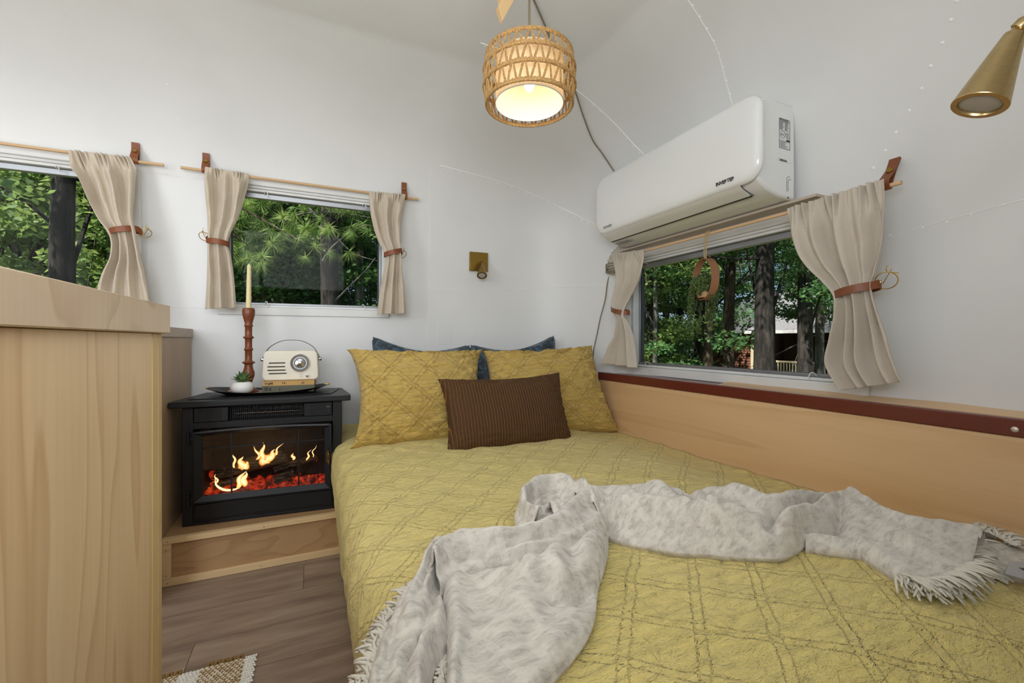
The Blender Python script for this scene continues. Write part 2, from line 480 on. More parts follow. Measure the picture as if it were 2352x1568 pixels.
NRM = [sh_normal(p) if p.z < ZT - .02 else Vector((0, 0, -1)) for p in flat]
WALL = {}
for nm, fs in parts.items():
    ids = sorted(set(k for f in fs for k in f)); mp = {k: n for n, k in enumerate(ids)}
    me = bpy.data.meshes.new(nm)
    me.from_pydata([tuple(flat[k]) for k in ids], [], [tuple(mp[k] for k in f) for f in fs])
    me.polygons.foreach_set('use_smooth', [True] * len(me.polygons))
    me.normals_split_custom_set_from_vertices([tuple(NRM[k]) for k in ids])
    me.materials.append(M['wall'])
    o = bpy.data.objects.new(nm, me); link(o, None, Vector((0, 0, 0))); tag(o, kind='structure'); WALL[nm] = o
# flat ends: far end of the trailer, outside of view, and the body skin outside
pr = [(YC + BF * sh_s(z), z) for z in zs] + [(YC - BN * sh_s(z), z) for z in reversed(zs)]
WALL['wall_front'] = tag(MB().prism(pr, lambda a, b, d: Vector((d, a, b)), XL - .03, XL).build('wall_front', M['wall'], smooth=False, recalc=True), kind='structure')
# ------------------------------------------------------------------ floor of planks
fl = thing('floor', (0, 1, 0), None, None, kind='structure')
box('subfloor', M['black_dark'], XL, 1.56, -.25, 2.38, -.04, -.006, fl, 0)
def floormat(i):
    m = Mt('floor_plank_finish', '8a7767', .42)
    n1 = m.noise(m.co((2.2, 17, 1), (0, 0, .02)), 1, 4, .6, .6); n2 = m.noise(m.co((14, 260, 1)), 1, 3)
    f = m.math('ADD', m.math('MULTIPLY', n1, .75), m.math('MULTIPLY', n2, .25))
    m.color(m.ramp(f, [(.34, '6f5d50'), (.5, '8d7968'), (.66, 'a08d7b')])); m.bump(n2, .1, .0008)
    return m.m
fm = floormat(0)
pw, pl = .178, 1.22
row = 0; y = -.25
while y < 2.38:
    off = (row * .47) % pl
    x = XL - off
    while x < 1.56:
        a, b = max(x, XL), min(x + pl, 1.56)
        if b - a > .03:
            MB().box(a + .0007, b - .0007, y + .0007, min(y + pw, 2.38) - .0007, -.006, 0).build('plank', fm, fl, smooth=False)
        x += pl
    y += pw; row += 1
# ------------------------------------------------------------------ seams and rivets of the panels
rv = MB().lathe([(0, .0022), (.0022, .0019), (.0040, .0008), (.0048, 0)][::-1], (0, 0, 0), 8).build('rivet', M['seam'], WALL['wall_right'])
rv_me = rv.data; first = [True]
def rivet(p, r=1.0, parent='wall_right'):
    n = sh_normal(p)
    o = rv if first[0] else bpy.data.objects.new('rivet', rv_me)
    if first[0]: first[0] = False
    else: sc.collection.objects.link(o); o.parent = WALL[parent]
    o.location = p; o.rotation_mode = 'QUATERNION'; o.rotation_quaternion = n.to_track_quat('Z', 'Y'); o.scale = (r, r, r)
def seam(pxs, w_=.0025, parent='wall_right', n=40, rvs=0, roff=.012, rr=.9, rvoff=(0, 1)):
    pts2 = [cr(pxs, i / (n - 1)) for i in range(n)]
    pts = [on_shell(a, b) for a, b in pts2]
    pts = [p + sh_normal(p) * .0004 for p in pts]
    MB().tube(pts, w_, 6).build('panel_seam', M['seam'], WALL[parent])
    if rvs:
        L = [0]
        for a, b in zip(pts, pts[1:]): L.append(L[-1] + (b - a).length)
        k = 0; d = rvs / 2
        while d < L[-1]:
            i = max(j for j in range(len(L)) if L[j] <= d); i = min(i, len(pts) - 2)
            t = (d - L[i]) / max(L[i + 1] - L[i], 1e-6); p = pts[i].lerp(pts[i + 1], t)
            tg = (pts[i + 1] - pts[i]).normalized(); nn = sh_normal(p); sd = nn.cross(tg)
            if sd.z > 0: sd = -sd
            q = p + sd * roff
            rivet(q - nn * .0008, rr, parent); d += rvs
seam([(1010, 380), (1080, 398), (1150, 418), (1220, 445), (1290, 478), (1370, 516)], rvs=.045)
seam([(1104, 98), (1160, 118), (1240, 150), (1330, 211), (1400, 272), (1450, 325), (1486, 363)], rvs=.045)
seam([(1580, 0), (1612, 50), (1645, 110), (1668, 190), (1686, 255)], .0018, rvs=.05, roff=.003)
seam([(990, 664), (1100, 666), (1200, 663), (1300, 659), (1395, 655)], .0012, rvs=.06, roff=.005, rr=.6)
seam([(2048, 545), (2150, 512), (2250, 485), (2352, 458)], .0012, rvs=0)
seam([(990, 380), (987, 520), (984, 660), (982, 800)], .0008, rvs=.1, rr=.6, parent='wall_left')
seam([(375, 704), (600, 712), (800, 719), (990, 726)], .001, parent='wall_left')
seam([(330, 393), (400, 403), (465, 411)], .001, parent='wall_left')
seam([(930, 472), (990, 480)], .001, parent='wall_left')
for a, b in ((2184, 46), (2164, 99), (2137, 152), (2116, 204), (2088, 254), (2057, 304), (2033, 346), (2005, 386), (2197, 2)):
    rivet(on_shell(a, b), 1.15)
for a, b in ((2119, 522), (2175, 510), (2230, 492), (2306, 470), (2044, 540)): rivet(on_shell(a, b), .8)
for a, b in ((450, 575), (441, 682), (450, 717), (449, 775), (450, 838), (747, 857), (746, 717), (816, 360), (384, 193), (409, 273), (890, 95), (383, 396), (745, 575), (955, 600), (958, 690), (942, 722), (936, 470), (995, 397), (992, 520)):
    rivet(on_shell(a, b), .6, 'wall_left')
# access plate low on the wall
ap = [on_shell(a, b) for a, b in ((1004, 741), (1037, 742), (1037, 791), (1004, 791))]
apm = MB()
nn = sh_normal(ap[0])
apm.add([p - nn * .002 for p in ap] + [p + nn * .0016 for p in ap], [(0, 1, 2, 3), (7, 6, 5, 4), (0, 4, 5, 1), (1, 5, 6, 2), (2, 6, 7, 3), (3, 7, 4, 0)])
acp = apm.build('access_plate', M['wall'], WALL['wall_right'], smooth=False, bevel=.0008, recalc=True)
for i, p in enumerate(ap):
    q = p.lerp((ap[0] + ap[2]) / 2, .15) + nn * .0016
    rivet(q, .5)
# ------------------------------------------------------------------ windows
def wmap(kind, tilt=0, base=0, zb=0):
    # local (a along the wall, z, d towards the room)
    if kind == 'L': return lambda a, z, d: Vector((a, base - d - (z - zb) * tilt, z))
    return lambda a, z, d: Vector((base - d, a, z))
def window(name, kind, a0, a1, z0, z1, base, tilt=0, clips=(), top_extra=0, ribs=2):
    f = wmap(kind, tilt, base, z0)
    root = thing(name, f((a0 + a1) / 2, z0, 0), None, None, kind='structure')
    def bx(nm, mt, p0, p1, q0, q1, d0, d1, bev=.003, par=root):
        vs = [f(a, z, d) for a in (p0, p1) for z in (q0, q1) for d in (d0, d1)]
        m_ = MB().add(vs, [(0, 1, 3, 2), (4, 6, 7, 5), (0, 4, 5, 1), (2, 3, 7, 6), (0, 2, 6, 4), (1, 5, 7, 3)])
        return m_.build(nm, mt, par, bevel=bev, recalc=True)
    t = .034
    for (p0, p1, q0, q1, d1, nm) in ((a0 - t, a1 + t, z0 - t, z0 + .004, .012, 'bottom_frame'), (a0 - t, a1 + t, z1 - .004, z1 + t, .012, 'top_frame'),
                                 (a0 - t, a0 + .004, z0 + .0045, z1 - .0045, .0118, 'side_frame'), (a1 - .004, a1 + t, z0 + .0045, z1 - .0045, .0118, 'side_frame')):
        bx(nm, M['frame'], p0, p1, q0, q1, -.055, d1)
    # stepped ledge inside the frame
    bx('bottom_ledge', M['frame'], a0 + .005, a1 - .005, z0 + .0045, z0 + .016, -.05, -.004)
    for i in range(ribs):
        bx('top_rib', M['frame'], a0 + .005, a1 - .005, z1 - .014 - i * .012, z1 - .0025 - i * .012, -.05, -.002 - i * .006, .0015)
    g = .016; zt_ = z1 - .004 - ribs * .012
    bx('sash', M['alu'], a0 + .005, a1 - .005, z0 + .0165, z0 + .028, -.05, -.02, .002)
    bx('sash', M['alu'], a0 + .005, a1 - .005, zt_ - .024, zt_ - .0005, -.05, -.026, .002)
    bx('sash', M['alu'], a0 + .005, a0 + g, z0 + .0285, zt_ - .0245, -.05, -.022, .002)
    bx('sash', M['alu'], a1 - g, a1 - .005, z0 + .0285, zt_ - .0245, -.05, -.022, .002)
    bx('gasket', M['gasket'], a0 + g + .0005, a0 + g + .005, z0 + .0285, zt_ - .0245, -.046, -.026, 0)
    bx('gasket', M['gasket'], a1 - g - .005, a1 - g - .0005, z0 + .0285, zt_ - .0245, -.046, -.026, 0)
    bx('pane', M['glass'], a0 + g - .002, a1 - g + .002, z0 + .026, zt_ - .022, -.040, -.037, 0)
    for (a, top) in clips:
        z = zt_ - .006 if top else z0 + .020
        pts = [f(a - .006, z, -.018), f(a - .005, z + (.012 if not top else .006), -.004), f(a + .002, z + .010, .002), f(a + .008, z - .004, .004), f(a + .006, z - .014, .003)]
        MB().tube(smooth_path(pts, 12), .0018, 6).build('clip', M['frame'], root)
    return root
window('window_1', 'L', W1['x0'], W1['x1'], W1['z0'], W1['z1'], 2.382, .075, clips=((-.93, True),))
window('window_2', 'L', W2['x0'], W2['x1'], W2['z0'], W2['z1'], 2.382, .075, clips=((-.20, True), (.24, True), (-.20, False), (.24, False)))
window('window_3', 'R', W3['y0'], W3['y1'], W3['z0'], W3['z1'], 1.556, 0, clips=((1.76, True), (1.74, False), (.93, False)))
fr = thing('window_4', (-.35, -.25, 1.03), None, None, kind='structure')
for (p0, p1, q0, q1) in ((-1.03, .33, 1.0, 1.035), (-1.03, .33, 1.595, 1.63), (-1.03, -.995, 1.0355, 1.5945), (.295, .33, 1.0355, 1.5945)):
    box('frame', M['frame'], p0, p1, -.27, -.20, q0, q1, fr)
# ------------------------------------------------------------------ kitchen cabinets
kc = thing('kitchen_cabinet', (-.6, .4, 0), 'large maple plywood cabinet close on the left, taller than the bed', 'cabinet')
box('side_panel', M['maple'], -.232, -.214, -.15, .800, 0, .8895, kc, .001)
box('edge_strip', M['maple_edge'], -.232, -.2135, .8005, .826, 0, .8895, kc, .0015)
box('corner_strip', M['pine'], -.250, -.2135, .8265, .845, 0, .8895, kc, .0015)
box('front_panel', M['maple'], -1.0, -.2505, .827, .843, .08, .8895, kc, .001)
box('end_panel', M['maple'], -1.02, -1.0005, -.15, .843, 0, .8895, kc, .001)
ct = tag(box('countertop', M['counter'], -1.04, -.205, -.16, .853, .890, .9335, None, .0015), 'thick pale hardwood worktop on the large cabinet close on the left', 'countertop')
fc = thing('kitchen_cabinet', (-1.2, 2.2, 0), 'plywood kitchen cabinet end panel standing left of the black electric stove', 'cabinet')
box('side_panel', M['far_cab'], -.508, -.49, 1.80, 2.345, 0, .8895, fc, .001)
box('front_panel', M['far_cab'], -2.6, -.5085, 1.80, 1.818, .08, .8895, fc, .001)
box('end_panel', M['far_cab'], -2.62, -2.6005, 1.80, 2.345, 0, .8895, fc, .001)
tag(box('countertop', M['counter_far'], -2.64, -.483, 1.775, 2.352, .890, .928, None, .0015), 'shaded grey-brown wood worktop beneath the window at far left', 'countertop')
# ------------------------------------------------------------------ plywood step under the stove
st = thing('hearth_step', (-.2, 2.1, 0), 'low plywood step with pale battens that carries the black stove', 'step')
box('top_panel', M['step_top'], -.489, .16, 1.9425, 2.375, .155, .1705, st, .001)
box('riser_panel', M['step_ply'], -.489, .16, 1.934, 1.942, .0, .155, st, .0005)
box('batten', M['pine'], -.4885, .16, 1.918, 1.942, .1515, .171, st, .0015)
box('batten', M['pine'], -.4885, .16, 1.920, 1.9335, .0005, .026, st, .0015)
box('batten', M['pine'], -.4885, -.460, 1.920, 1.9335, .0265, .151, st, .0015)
for x, z in ((-.47, .161), (-.17, .161), (-.474, .13), (-.474, .04), (-.47, .012), (-.18, .012)):
    yy = 1.918 if z > .15 else 1.920
    MB().lathe([(.0016, 0), (.0016, .0006)], (x, yy + .0001, z), 8, Vector((0, -1, 0))).build('nail_head', M['black_dark'], st)
# ------------------------------------------------------------------ electric stove
S0 = onZ(418, 1211, .171); S1 = onZ(772, 1166, .171)
SE = (S1 - S0).normalized(); SNN = Vector((SE.y, -SE.x, 0)); SZ = .171
def sv(u, v, w_): return Vector((S0.x, S0.y, SZ)) + SE * u + Vector((0, 0, v)) + SNN * w_
SW = .561
def sbox(nm, mt, u0, u1, v0, v1, w0, w1, par, bev=.0015):
    return MB().box(u0, u1, v0, v1, w0, w1, lambda p: sv(p.x, p.y, p.z)).build(nm, mt, par, bevel=bev, recalc=True)
sto = thing('electric_stove', sv(SW / 2, 0, -.15), 'black electric stove with a glowing log fire behind glass, on the plywood step', 'stove')
sbox('body', M['black'], 0, .034, .0, .453, -.30, -.0005, sto)
sbox('body_side', M['black'], .527, SW, .0, .453, -.30, -.0005, sto)
sbox('back', M['black'], .0345, .5265, 0, .453, -.30, -.285, sto)
sbox('base', M['black'], .0345, .5265, .0005, .012, -.2845, -.0005, sto)
sbox('lower_rail', M['black'], .0345, .5265, .0125, .086, -.030, -.0005, sto)
sbox('lower_panel', M['black'], .040, .522, .022, .080, 0, .005, sto, .003)
sbox('middle_rail', M['black'], .0345, .5265, .367, .392, -.030, -.0005, sto)
sbox('vent_top_rail', M['black'], .0345, .5265, .4485, .453, -.030, -.0005, sto)
# vent band: ribs on both sides and an open grille in the middle
sbox('vent_panel', M['black'], .0375, .150, .3935, .448, -.02, .0018, sto)
sbox('vent_panel', M['black'], .418, .524, .3935, .448, -.02, .0018, sto)
sbox('vent_backing', M['black_dark'], .1505, .4175, .3925, .448, -.06, -.05, sto)
rb = MB()
for u0, u1 in ((.052, .128), (.442, .498)):
    u = u0
    while u < u1:
        rb.box(u, u + .0022, .400, .443, .0018, .0036, lambda p: sv(p.x, p.y, p.z)); u += .0052
tag(rb.build('vent_ribs', M['black'], sto, smooth=False, recalc=True), kind='stuff')
gr = MB()
u = .156
while u < .414:
    gr.box(u, u + .0018, .3945, .4475, -.004, 0, lambda p: sv(p.x, p.y, p.z)); u += .0068
for v in (.3945, .4075, .420, .433, .4455):
    gr.box(.1555, .415, v, v + .0018, -.0065, -.0042, lambda p: sv(p.x, p.y, p.z))
tag(gr.build('grille', M['black'], sto, smooth=False, recalc=True), kind='stuff')
MB().tube([sv(.168, .416, -.03), sv(.402, .416, -.03)], .006, 10).build('heater_tube', M['chrome'], sto)
sp = MB()
sp.tube([sv(.17 + .23 * i / 300, .434 + .006 * math.sin(i * .9), -.025 + .006 * math.cos(i * .9)) for i in range(300)], .0012, 4)
sp.build('heating_coil', M['chrome'], sto)
sbox('switch_panel', M['black'], .500, .518, .408, .438, .002, .0036, sto, .0006)
for k in range(3): sbox('switch', M['alu'], .5025 + k * .005, .5055 + k * .005, .428, .431, .0037, .0045, sto, 0)
# door with an arched glass and glazing bars
def arch(u, lo=.352, hi=.362): return lo + (hi - lo) * (1 - ((u - .28) / .22) ** 2)
door = MB(); N_ = 24
ring_out = [(.036, .086), (.522, .086)] + [(.522 - (.486) * i / N_, arch(.522 - .486 * i / N_, .366, .3725) - .006) for i in range(N_ + 1)]
ring_in = [(.066, .112), (.496, .112)] + [(.496 - .430 * i / N_, arch(.496 - .43 * i / N_, .338, .348)) for i in range(N_ + 1)]
def ringmesh(mb, A, B, wa, wb, w_back):
    n = len(A)
    vs = [sv(a, b, wa) for a, b in A] + [sv(a, b, wb) for a, b in B] + [sv(a, b, w_back) for a, b in A] + [sv(a, b, w_back) for a, b in B]
    fs = []
    for i in range(n):
        j = (i + 1) % n
        fs += [(i, j, n + j, n + i), (2 * n + i, 3 * n + i, 3 * n + j, 2 * n + j), (i, 2 * n + i, 2 * n + j, j), (n + i, n + j, 3 * n + j, 3 * n + i)]
    mb.add(vs, fs)
ringmesh(door, ring_out, [(a + (.006 if a < .28 else -.006), b + (.006 if b < .2 else -.006)) for a, b in ring_out], .016, .018, .0005)
ringmesh(door, [(a + (.0065 if a < .28 else -.0065), b + (.0065 if b < .2 else -.0065)) for a, b in ring_out], ring_in, .0175, .004, .0005)
dr_ = door.build('door', M['black'], sto, recalc=True, sangle=25)
g_ = MB(); g_.prism([(a, b) for a, b in ring_in], lambda a, b, d: sv(a, b, d), -.001, .001)
g_.build('glass_pane', M['stove_glass'], dr_, smooth=False, recalc=True)
for u in (.162, .398):
    sbox('glazing_bar', M['black'], u - .003, u + .003, .1125, .345, .0012, .004, dr_, .0008)
sbox('glazing_bar', M['black'], .0665, .4955, .290, .2950, .0012, .0038, dr_, .0008)
for v in (.102, .334):
    h = MB(); h.tube([sv(.022, v - .024, .010), sv(.022, v + .022, .010)], .0055, 10); h.lathe([(.0035, 0), (.005, .004), (.003, .009), (0, .012)], sv(.022, v + .022, .010), 10)
    h.box(.012, .046, v - .008, v + .008, .001, .008, lambda p: sv(p.x, p.y, p.z))
    h.build('hinge', M['black'], dr_, recalc=True)
hp = [sv(.509 + .006 * math.sin(i * 1.2), .196 + .055 * i / 40, .026 + .006 * math.cos(i * 1.2)) for i in range(41)]
MB().tube(hp, .0018, 6).build('handle', M['brass'], dr_)
MB().tube([sv(.512, .19, .012), sv(.512, .196, .026)], .002, 6).build('handle_mount', M['black'], dr_)
MB().tube([sv(.512, .258, .012), sv(.512, .251, .026)], .002, 6).build('handle_mount', M['black'], dr_)
# firebox
brick = Mt('firebox_brick', '2c2320', .85)
bt = brick.n('TexBrick'); brick.L.new(brick.co((1, 1, 1), (PI / 2, 0, 0)), bt.inputs['Vector'])
bt.inputs['Scale'].default_value = 10; bt.inputs['Color1'].default_value = lin('2e2422'); bt.inputs['Color2'].default_value = lin('241c1b'); bt.inputs['Mortar'].default_value = lin('15100f')
brick.color(bt.outputs[0]); brick = brick.m
sbox('firebox_back', brick, .05, .515, .09, .366, -.165, -.155, sto, 0)
sbox('firebox_side', brick, .05, .058, .09, .366, -.1545, -.031, sto, 0)
sbox('firebox_side', brick, .507, .515, .09, .366, -.1545, -.031, sto, 0)
sbox('firebox_roof', M['black_dark'], .05, .515, .3665, .372, -.165, -.031, sto, 0)
em = Mt('ember_bed', '2a0d08', .9)
f1 = em.noise(em.co(), 34, 5, .7); ec = em.ramp(f1, [(.42, '120303'), (.5, 'b3200c'), (.6, 'ff4a1c'), (.7, 'ff8a3c')])
em.L.new(ec, em.b.inputs['Emission Color']); em.b.inputs['Emission Strength'].default_value = .75; em = em.m
MB().grid(lambda a, b: sv(.06 + a * .445, .100 + .020 * b + .016 * nz(a * 22, b * 7) + .010 * nz(a * 60, b * 20, 3) - .012 * sst(.62, .8, a) , -.025 - b * .125), 90, 26).build('ember_bed', em, sto, recalc=False)
bark = Mt('charred_bark', '4a372a', .9)
nb = bark.noise(bark.co((30, 160, 160)), 1, 4, .7); bark.color(bark.ramp(nb, [(.4, '0f0b09'), (.55, '5b4634'), (.68, '9b8468')])); bark.bump(nb, 1, .006); 
gl_ = bark.noise(bark.co(), 20, 4, .6); bark.L.new(bark.ramp(gl_, [(.58, '000000'), (.66, 'ff3a10')]), bark.b.inputs['Emission Color']); bark.b.inputs['Emission Strength'].default_value = .5; bark = bark.m
def log(a, b, r, seed):
    pts = [a.lerp(b, i / 14) + Vector((0, 0, .004 * nz(i * .4, seed))) for i in range(15)]
    mb = MB(); mb.tube(pts, [r * (1 + .16 * nz(i * .7, seed * 3)) for i in range(15)], 14)
    mb.v = [tuple(Vector(p) + Vector((nz(p[0] * 70, p[1] * 70, p[2] * 70), 0, nz(p[0] * 70, p[2] * 70, 5))) * .003) for p in mb.v]
    return mb.build('log', bark, sto)
log(sv(.075, .165, -.075), sv(.345, .216, -.062), .020, 1)
log(sv(.16, .188, -.118), sv(.33, .228, -.108), .017, 2)
log(sv(.30, .168, -.060), sv(.46, .196, -.10), .015, 3)
log(sv(.30, .130, -.045), sv(.375, .150, -.06), .016, 4)
log(sv(.09, .128, -.05), sv(.19, .148, -.08), .013, 5)
fy = Mt('flame', 'ffffff', .5)
lz = fy.n('LayerWeight'); lz.inputs[0].default_value = .55
fc_ = fy.ramp(lz.outputs['Facing'], [(0, 'fff3cf'), (.35, 'ffd27a'), (.7, 'ff8a28'), (1, 'b23c08')])
tr = fy.n('BsdfTransparent'); e_ = fy.n('Emission'); fy.L.new(fc_, e_.inputs[0]); e_.inputs[1].default_value = 2.2
x_ = fy.n('MixShader'); fy.L.new(fy.ramp(lz.outputs['Facing'], [(.3, 'ffffff'), (.95, '000000')]), x_.inputs[0]); fy.L.new(tr.outputs[0], x_.inputs[1]); fy.L.new(e_.outputs[0], x_.inputs[2]); fy.L.new(x_.outputs[0], fy.out.inputs[0]); fy = fy.m
def flame(base, h, r, lean, seed, sq=.45, bend=0):
    n = 16; pts = []; rs = []
    for i in range(n):
        t = i / (n - 1)
        pts.append(base + SE * (lean * t * t + bend * math.sin(t * PI) + .004 * math.sin(t * 9 + seed)) + Vector((0, 0, h * t)))
        rs.append(max(r * (math.sin(PI * min(t * .8 + .13, 1)) ** .8) * (1 - t) ** .55, .0004))
    MB().tube(pts, rs, 10, flat=sq).build('flame', fy, sto)
for u, v, w_, h, r, ln, sq, bd in ((.258, .222, -.055, .060, .012, .004, .5, 0), (.285, .216, -.055, .040, .018, .020, .5, 0), (.272, .214, -.052, .026, .028, 0, .5, 0), (.30, .222, -.07, .05, .006, .03, .5, 0),
        (.160, .205, -.055, .052, .006, -.008, .5, 0), (.180, .202, -.055, .036, .014, .006, .5, 0), (.196, .198, -.055, .022, .020, .006, .5, 0), (.235, .215, -.09, .05, .007, -.018, .5, .006),
        (.180, .128, -.030, .052, .010, .022, .6, -.004), (.196, .135, -.030, .044, .013, .010, .6, 0), (.105, .150, -.030, .034, .004, -.006, .6, 0),
        (.372, .215, -.06, .022, .007, -.006, .5, 0), (.425, .205, -.07, .035, .005, .012, .5, 0), (.445, .216, -.07, .04, .003, .014, .5, 0)):
    flame(sv(u, v - .01, w_), h * 1.25, r * 1.9, ln, u * 100, sq * 1.2, bd)
cp = smooth_path([sv(.100, .166, -.026), sv(.106, .138, -.024), (sv(.135, .118, -.022)), sv(.170, .117, -.022), sv(.192, .132, -.024)], 24)
MB().tube(cp, [.0008 + .0042 * math.sin(PI * i / 23) for i in range(24)], 8).build('flame', fy, sto)
light('fire_glow', 'POINT', sv(.25, .22, -.10), .28, (1, .42, .15), size=.05)
# top slab
tp = MB()
def rr_(x0, x1, y0, y1, r, n=6):
    P = []
    for cx, cy, a0 in ((x1 - r, y1 - r, 0), (x0 + r, y1 - r, 90), (x0 + r, y0 + r, 180), (x1 - r, y0 + r, 270)):
        for i in range(n + 1):
            a = math.radians(a0 + 90 * i / n); P.append((cx + r * math.cos(a), cy + r * math.sin(a)))
    return P
tp.prism([(-.036, .030), (.597, .030), (.597, -.02), (.560, -.30), (.0, -.30), (-.036, -.02)], lambda a, b, d: sv(a, d, b), .4535, .476)
tp.build('top_slab', M['black'], sto, bevel=.004, recalc=True)
tp = MB(); tp.prism([(.01, -.03), (.52, -.045), (.55, -.24), (.03, -.24)], lambda a, b, d: sv(a, d, b), .476, .4795)
tp.build('top_panel', M['black'], sto, bevel=.002, recalc=True)
TOPZ = SZ + .4795
# ------------------------------------------------------------------ tray and the things on it
def tr_c(px, py, z): return onZ(px, py, z)
TC = Vector((-.165, 2.150, TOPZ)); TA = math.atan2(SE.y, SE.x)
def tp_(x, y, z): c, s = math.cos(TA), math.sin(TA); return TC + Vector((x * c - y * s, x * s + y * c, z))
tray = thing('serving_tray', TC, 'oval black tray with gold handles and a wooden inlay on the stove top', 'tray')
def ell(a, b, z, n=48, p=2.6):
    P = []
    for k in range(n):
        q = 2 * PI * k / n; c, s = math.cos(q), math.sin(q)
        P.append(tp_(a * math.copysign(abs(c) ** (2 / p), c), b * math.copysign(abs(s) ** (2 / p), s), z))
    return P
mb = MB(); rings = [(.150, .070, .0), (.170, .082, .004), (.205, .098, .018), (.228, .108, .0285), (.232, .110, .0300), (.228, .107, .0305), (.204, .094, .0205), (.175, .080, .0085), (.17, .077, .0075)]
def rimz(p, a, z):
    e = abs((p - TC).dot(SE)) / max(a, 1e-6); return Vector((p.x, p.y, TC.z + z * (.42 + .58 * min(e, 1) ** 2)))
for a, b, z in rings: mb.v += [tuple(rimz(p, a, z)) for p in ell(a, b, 0)]
n = 48
mb.f += [tuple(range(n))[::-1]] + [(i * n + k, i * n + (k + 1) % n, (i + 1) * n + (k + 1) % n, (i + 1) * n + k) for i in range(len(rings) - 1) for k in range(n)]
mb.build('rim', M['black_dark'], tray)
mb = MB(); mb.v = [tuple(p) for p in ell(.172, .078, .0035)] + [tuple(p) for p in ell(.172, .078, .0060)]
mb.f = [tuple(range(n))[::-1], tuple(range(n, 2 * n))] + [(k, (k + 1) % n, n + (k + 1) % n, n + k) for k in range(n)]
mb.build('inlay', wood('tray_walnut', '8a6248', '5d3d2a', 'X', 5, 10, 3, .4, .4), tray)
for s in (-1, 1):
    mb = MB()
    mb.box(.212 * s - .010 * (s < 0), .212 * s + .024 * s if s > 0 else .212 * s + .0, -.020, .020, .0285, .0345, lambda p: tp_(p.x if s > 0 else p.x - .012, p.y, p.z))
    mb.build('handle', M['gold'], tray, bevel=.003, recalc=True)
TZ = TOPZ + .0062
# books
def book(name, c, label, cover, pages, L, D, H, rot, top, spine_marks):
    t = thing(name, c, label, 'book', 'old books under the radio')
    cs, sn_ = math.cos(rot), math.sin(rot)
    def f(p): return Vector(c) + Vector((p.x * cs - p.y * sn_, p.x * sn_ + p.y * cs, p.z))
    mb = MB(); th_ = .0018
    mb.box(-L / 2, L / 2, -D / 2, D / 2, 0, th_, f); mb.box(-L / 2, L / 2, -D / 2, D / 2, H - th_, H, f); mb.box(-L / 2, L / 2, -D / 2 - .001, -D / 2 + .003, 0, H, f)
    mb.build('cover', cover, t, smooth=False, recalc=True)
    mb = MB(); mb.box(-L / 2 + .003, L / 2 - .003, -D / 2 + .0032, D / 2 - .003, th_ + .0001, H - th_ - .0001, f)
    mb.build('pages', pages, t, smooth=False, recalc=True)
    mb = MB()
    for (x, wd, h0, h1) in spine_marks:
        mb.box(x, x + wd, -D / 2 - .0014, -D / 2 - .0009, h0 * H, h1 * H, f)
    tag(mb.build('spine_print', M['ink'], t, smooth=False, recalc=True), kind='stuff')
pagem = plain('old_pages', 'b79f72', .8)
gm = plain('grey_green_cloth', '59594b', .8, 0, .12); tm = plain('tan_cloth', 'b58f56', .75, 0, .12)
bk0 = onY(655, 896, 2.08)
random.seed(5)
def marks(z): return [(x, random.uniform(.002, .004), random.uniform(.2, .35), random.uniform(.65, .85)) for x in z]
BZ = TZ + .0002
book('book', (-.088, 2.152, BZ), 'thick grey-green cloth book, the lower one under the radio', gm, pagem, .198, .13, .0285, TA - .02, None, marks([-.09, -.085, -.080, -.074, -.069, -.035]))
book('book', (-.087, 2.152, BZ + .0287), 'slimmer tan cloth book, the upper one under the radio', tm, pagem, .198, .13, .019, TA - .01, None, marks([-.09, -.085, -.08, -.075, -.07, -.065, -.025, -.018, .05, .056]))
# radio
RZ = BZ + .0287 + .0192
rad = thing('radio', (-.083, 2.15, RZ), 'small cream retro radio with a round chrome dial, on two old books', 'radio')
RW, RH, RD = .222, .128, .075
def rf(x, z, d): c, s = math.cos(TA), math.sin(TA); return Vector((-.083, 2.15, RZ)) + Vector((x * c - (-d) * s, x * s + (-d) * c, z))
def rrp(wd, h, r, tap=0, n=8):
    P = []
    for cx, cy, a0 in ((wd / 2 - r, h - r, 0), (-wd / 2 + r, h - r, 90), (-wd / 2 + r, r, 180), (wd / 2 - r, r, 270)):
        for i in range(n + 1):
            a = math.radians(a0 + 90 * i / n); x, y = cx + r * math.cos(a), cy + r * math.sin(a)
            P.append((x * (1 - tap * y / h), y))
    return P
cream = plain('cream_plastic', 'ddd5c4', .35)
mb = MB(); mb.prism(rrp(RW, RH, .020, .06), rf, -RD / 2, RD / 2)
mb.build('case', cream, rad, bevel=.006, seg=4, recalc=True)
slot_m = plain('slot_brown', '3b3226', .7)
for z, x0, x1 in ((.073, -.085, -.021), (.057, -.090, -.022), (.042, -.090, -.020), (.028, -.085, -.016)):
    P = rrp(x1 - x0, .0052, .0026, 0, 4)
    MB().prism([(a + (x0 + x1) / 2, b + z) for a, b in P], rf, RD / 2 - .001, RD / 2 + .0006).build('speaker_slot', slot_m, rad, smooth=False, recalc=True)

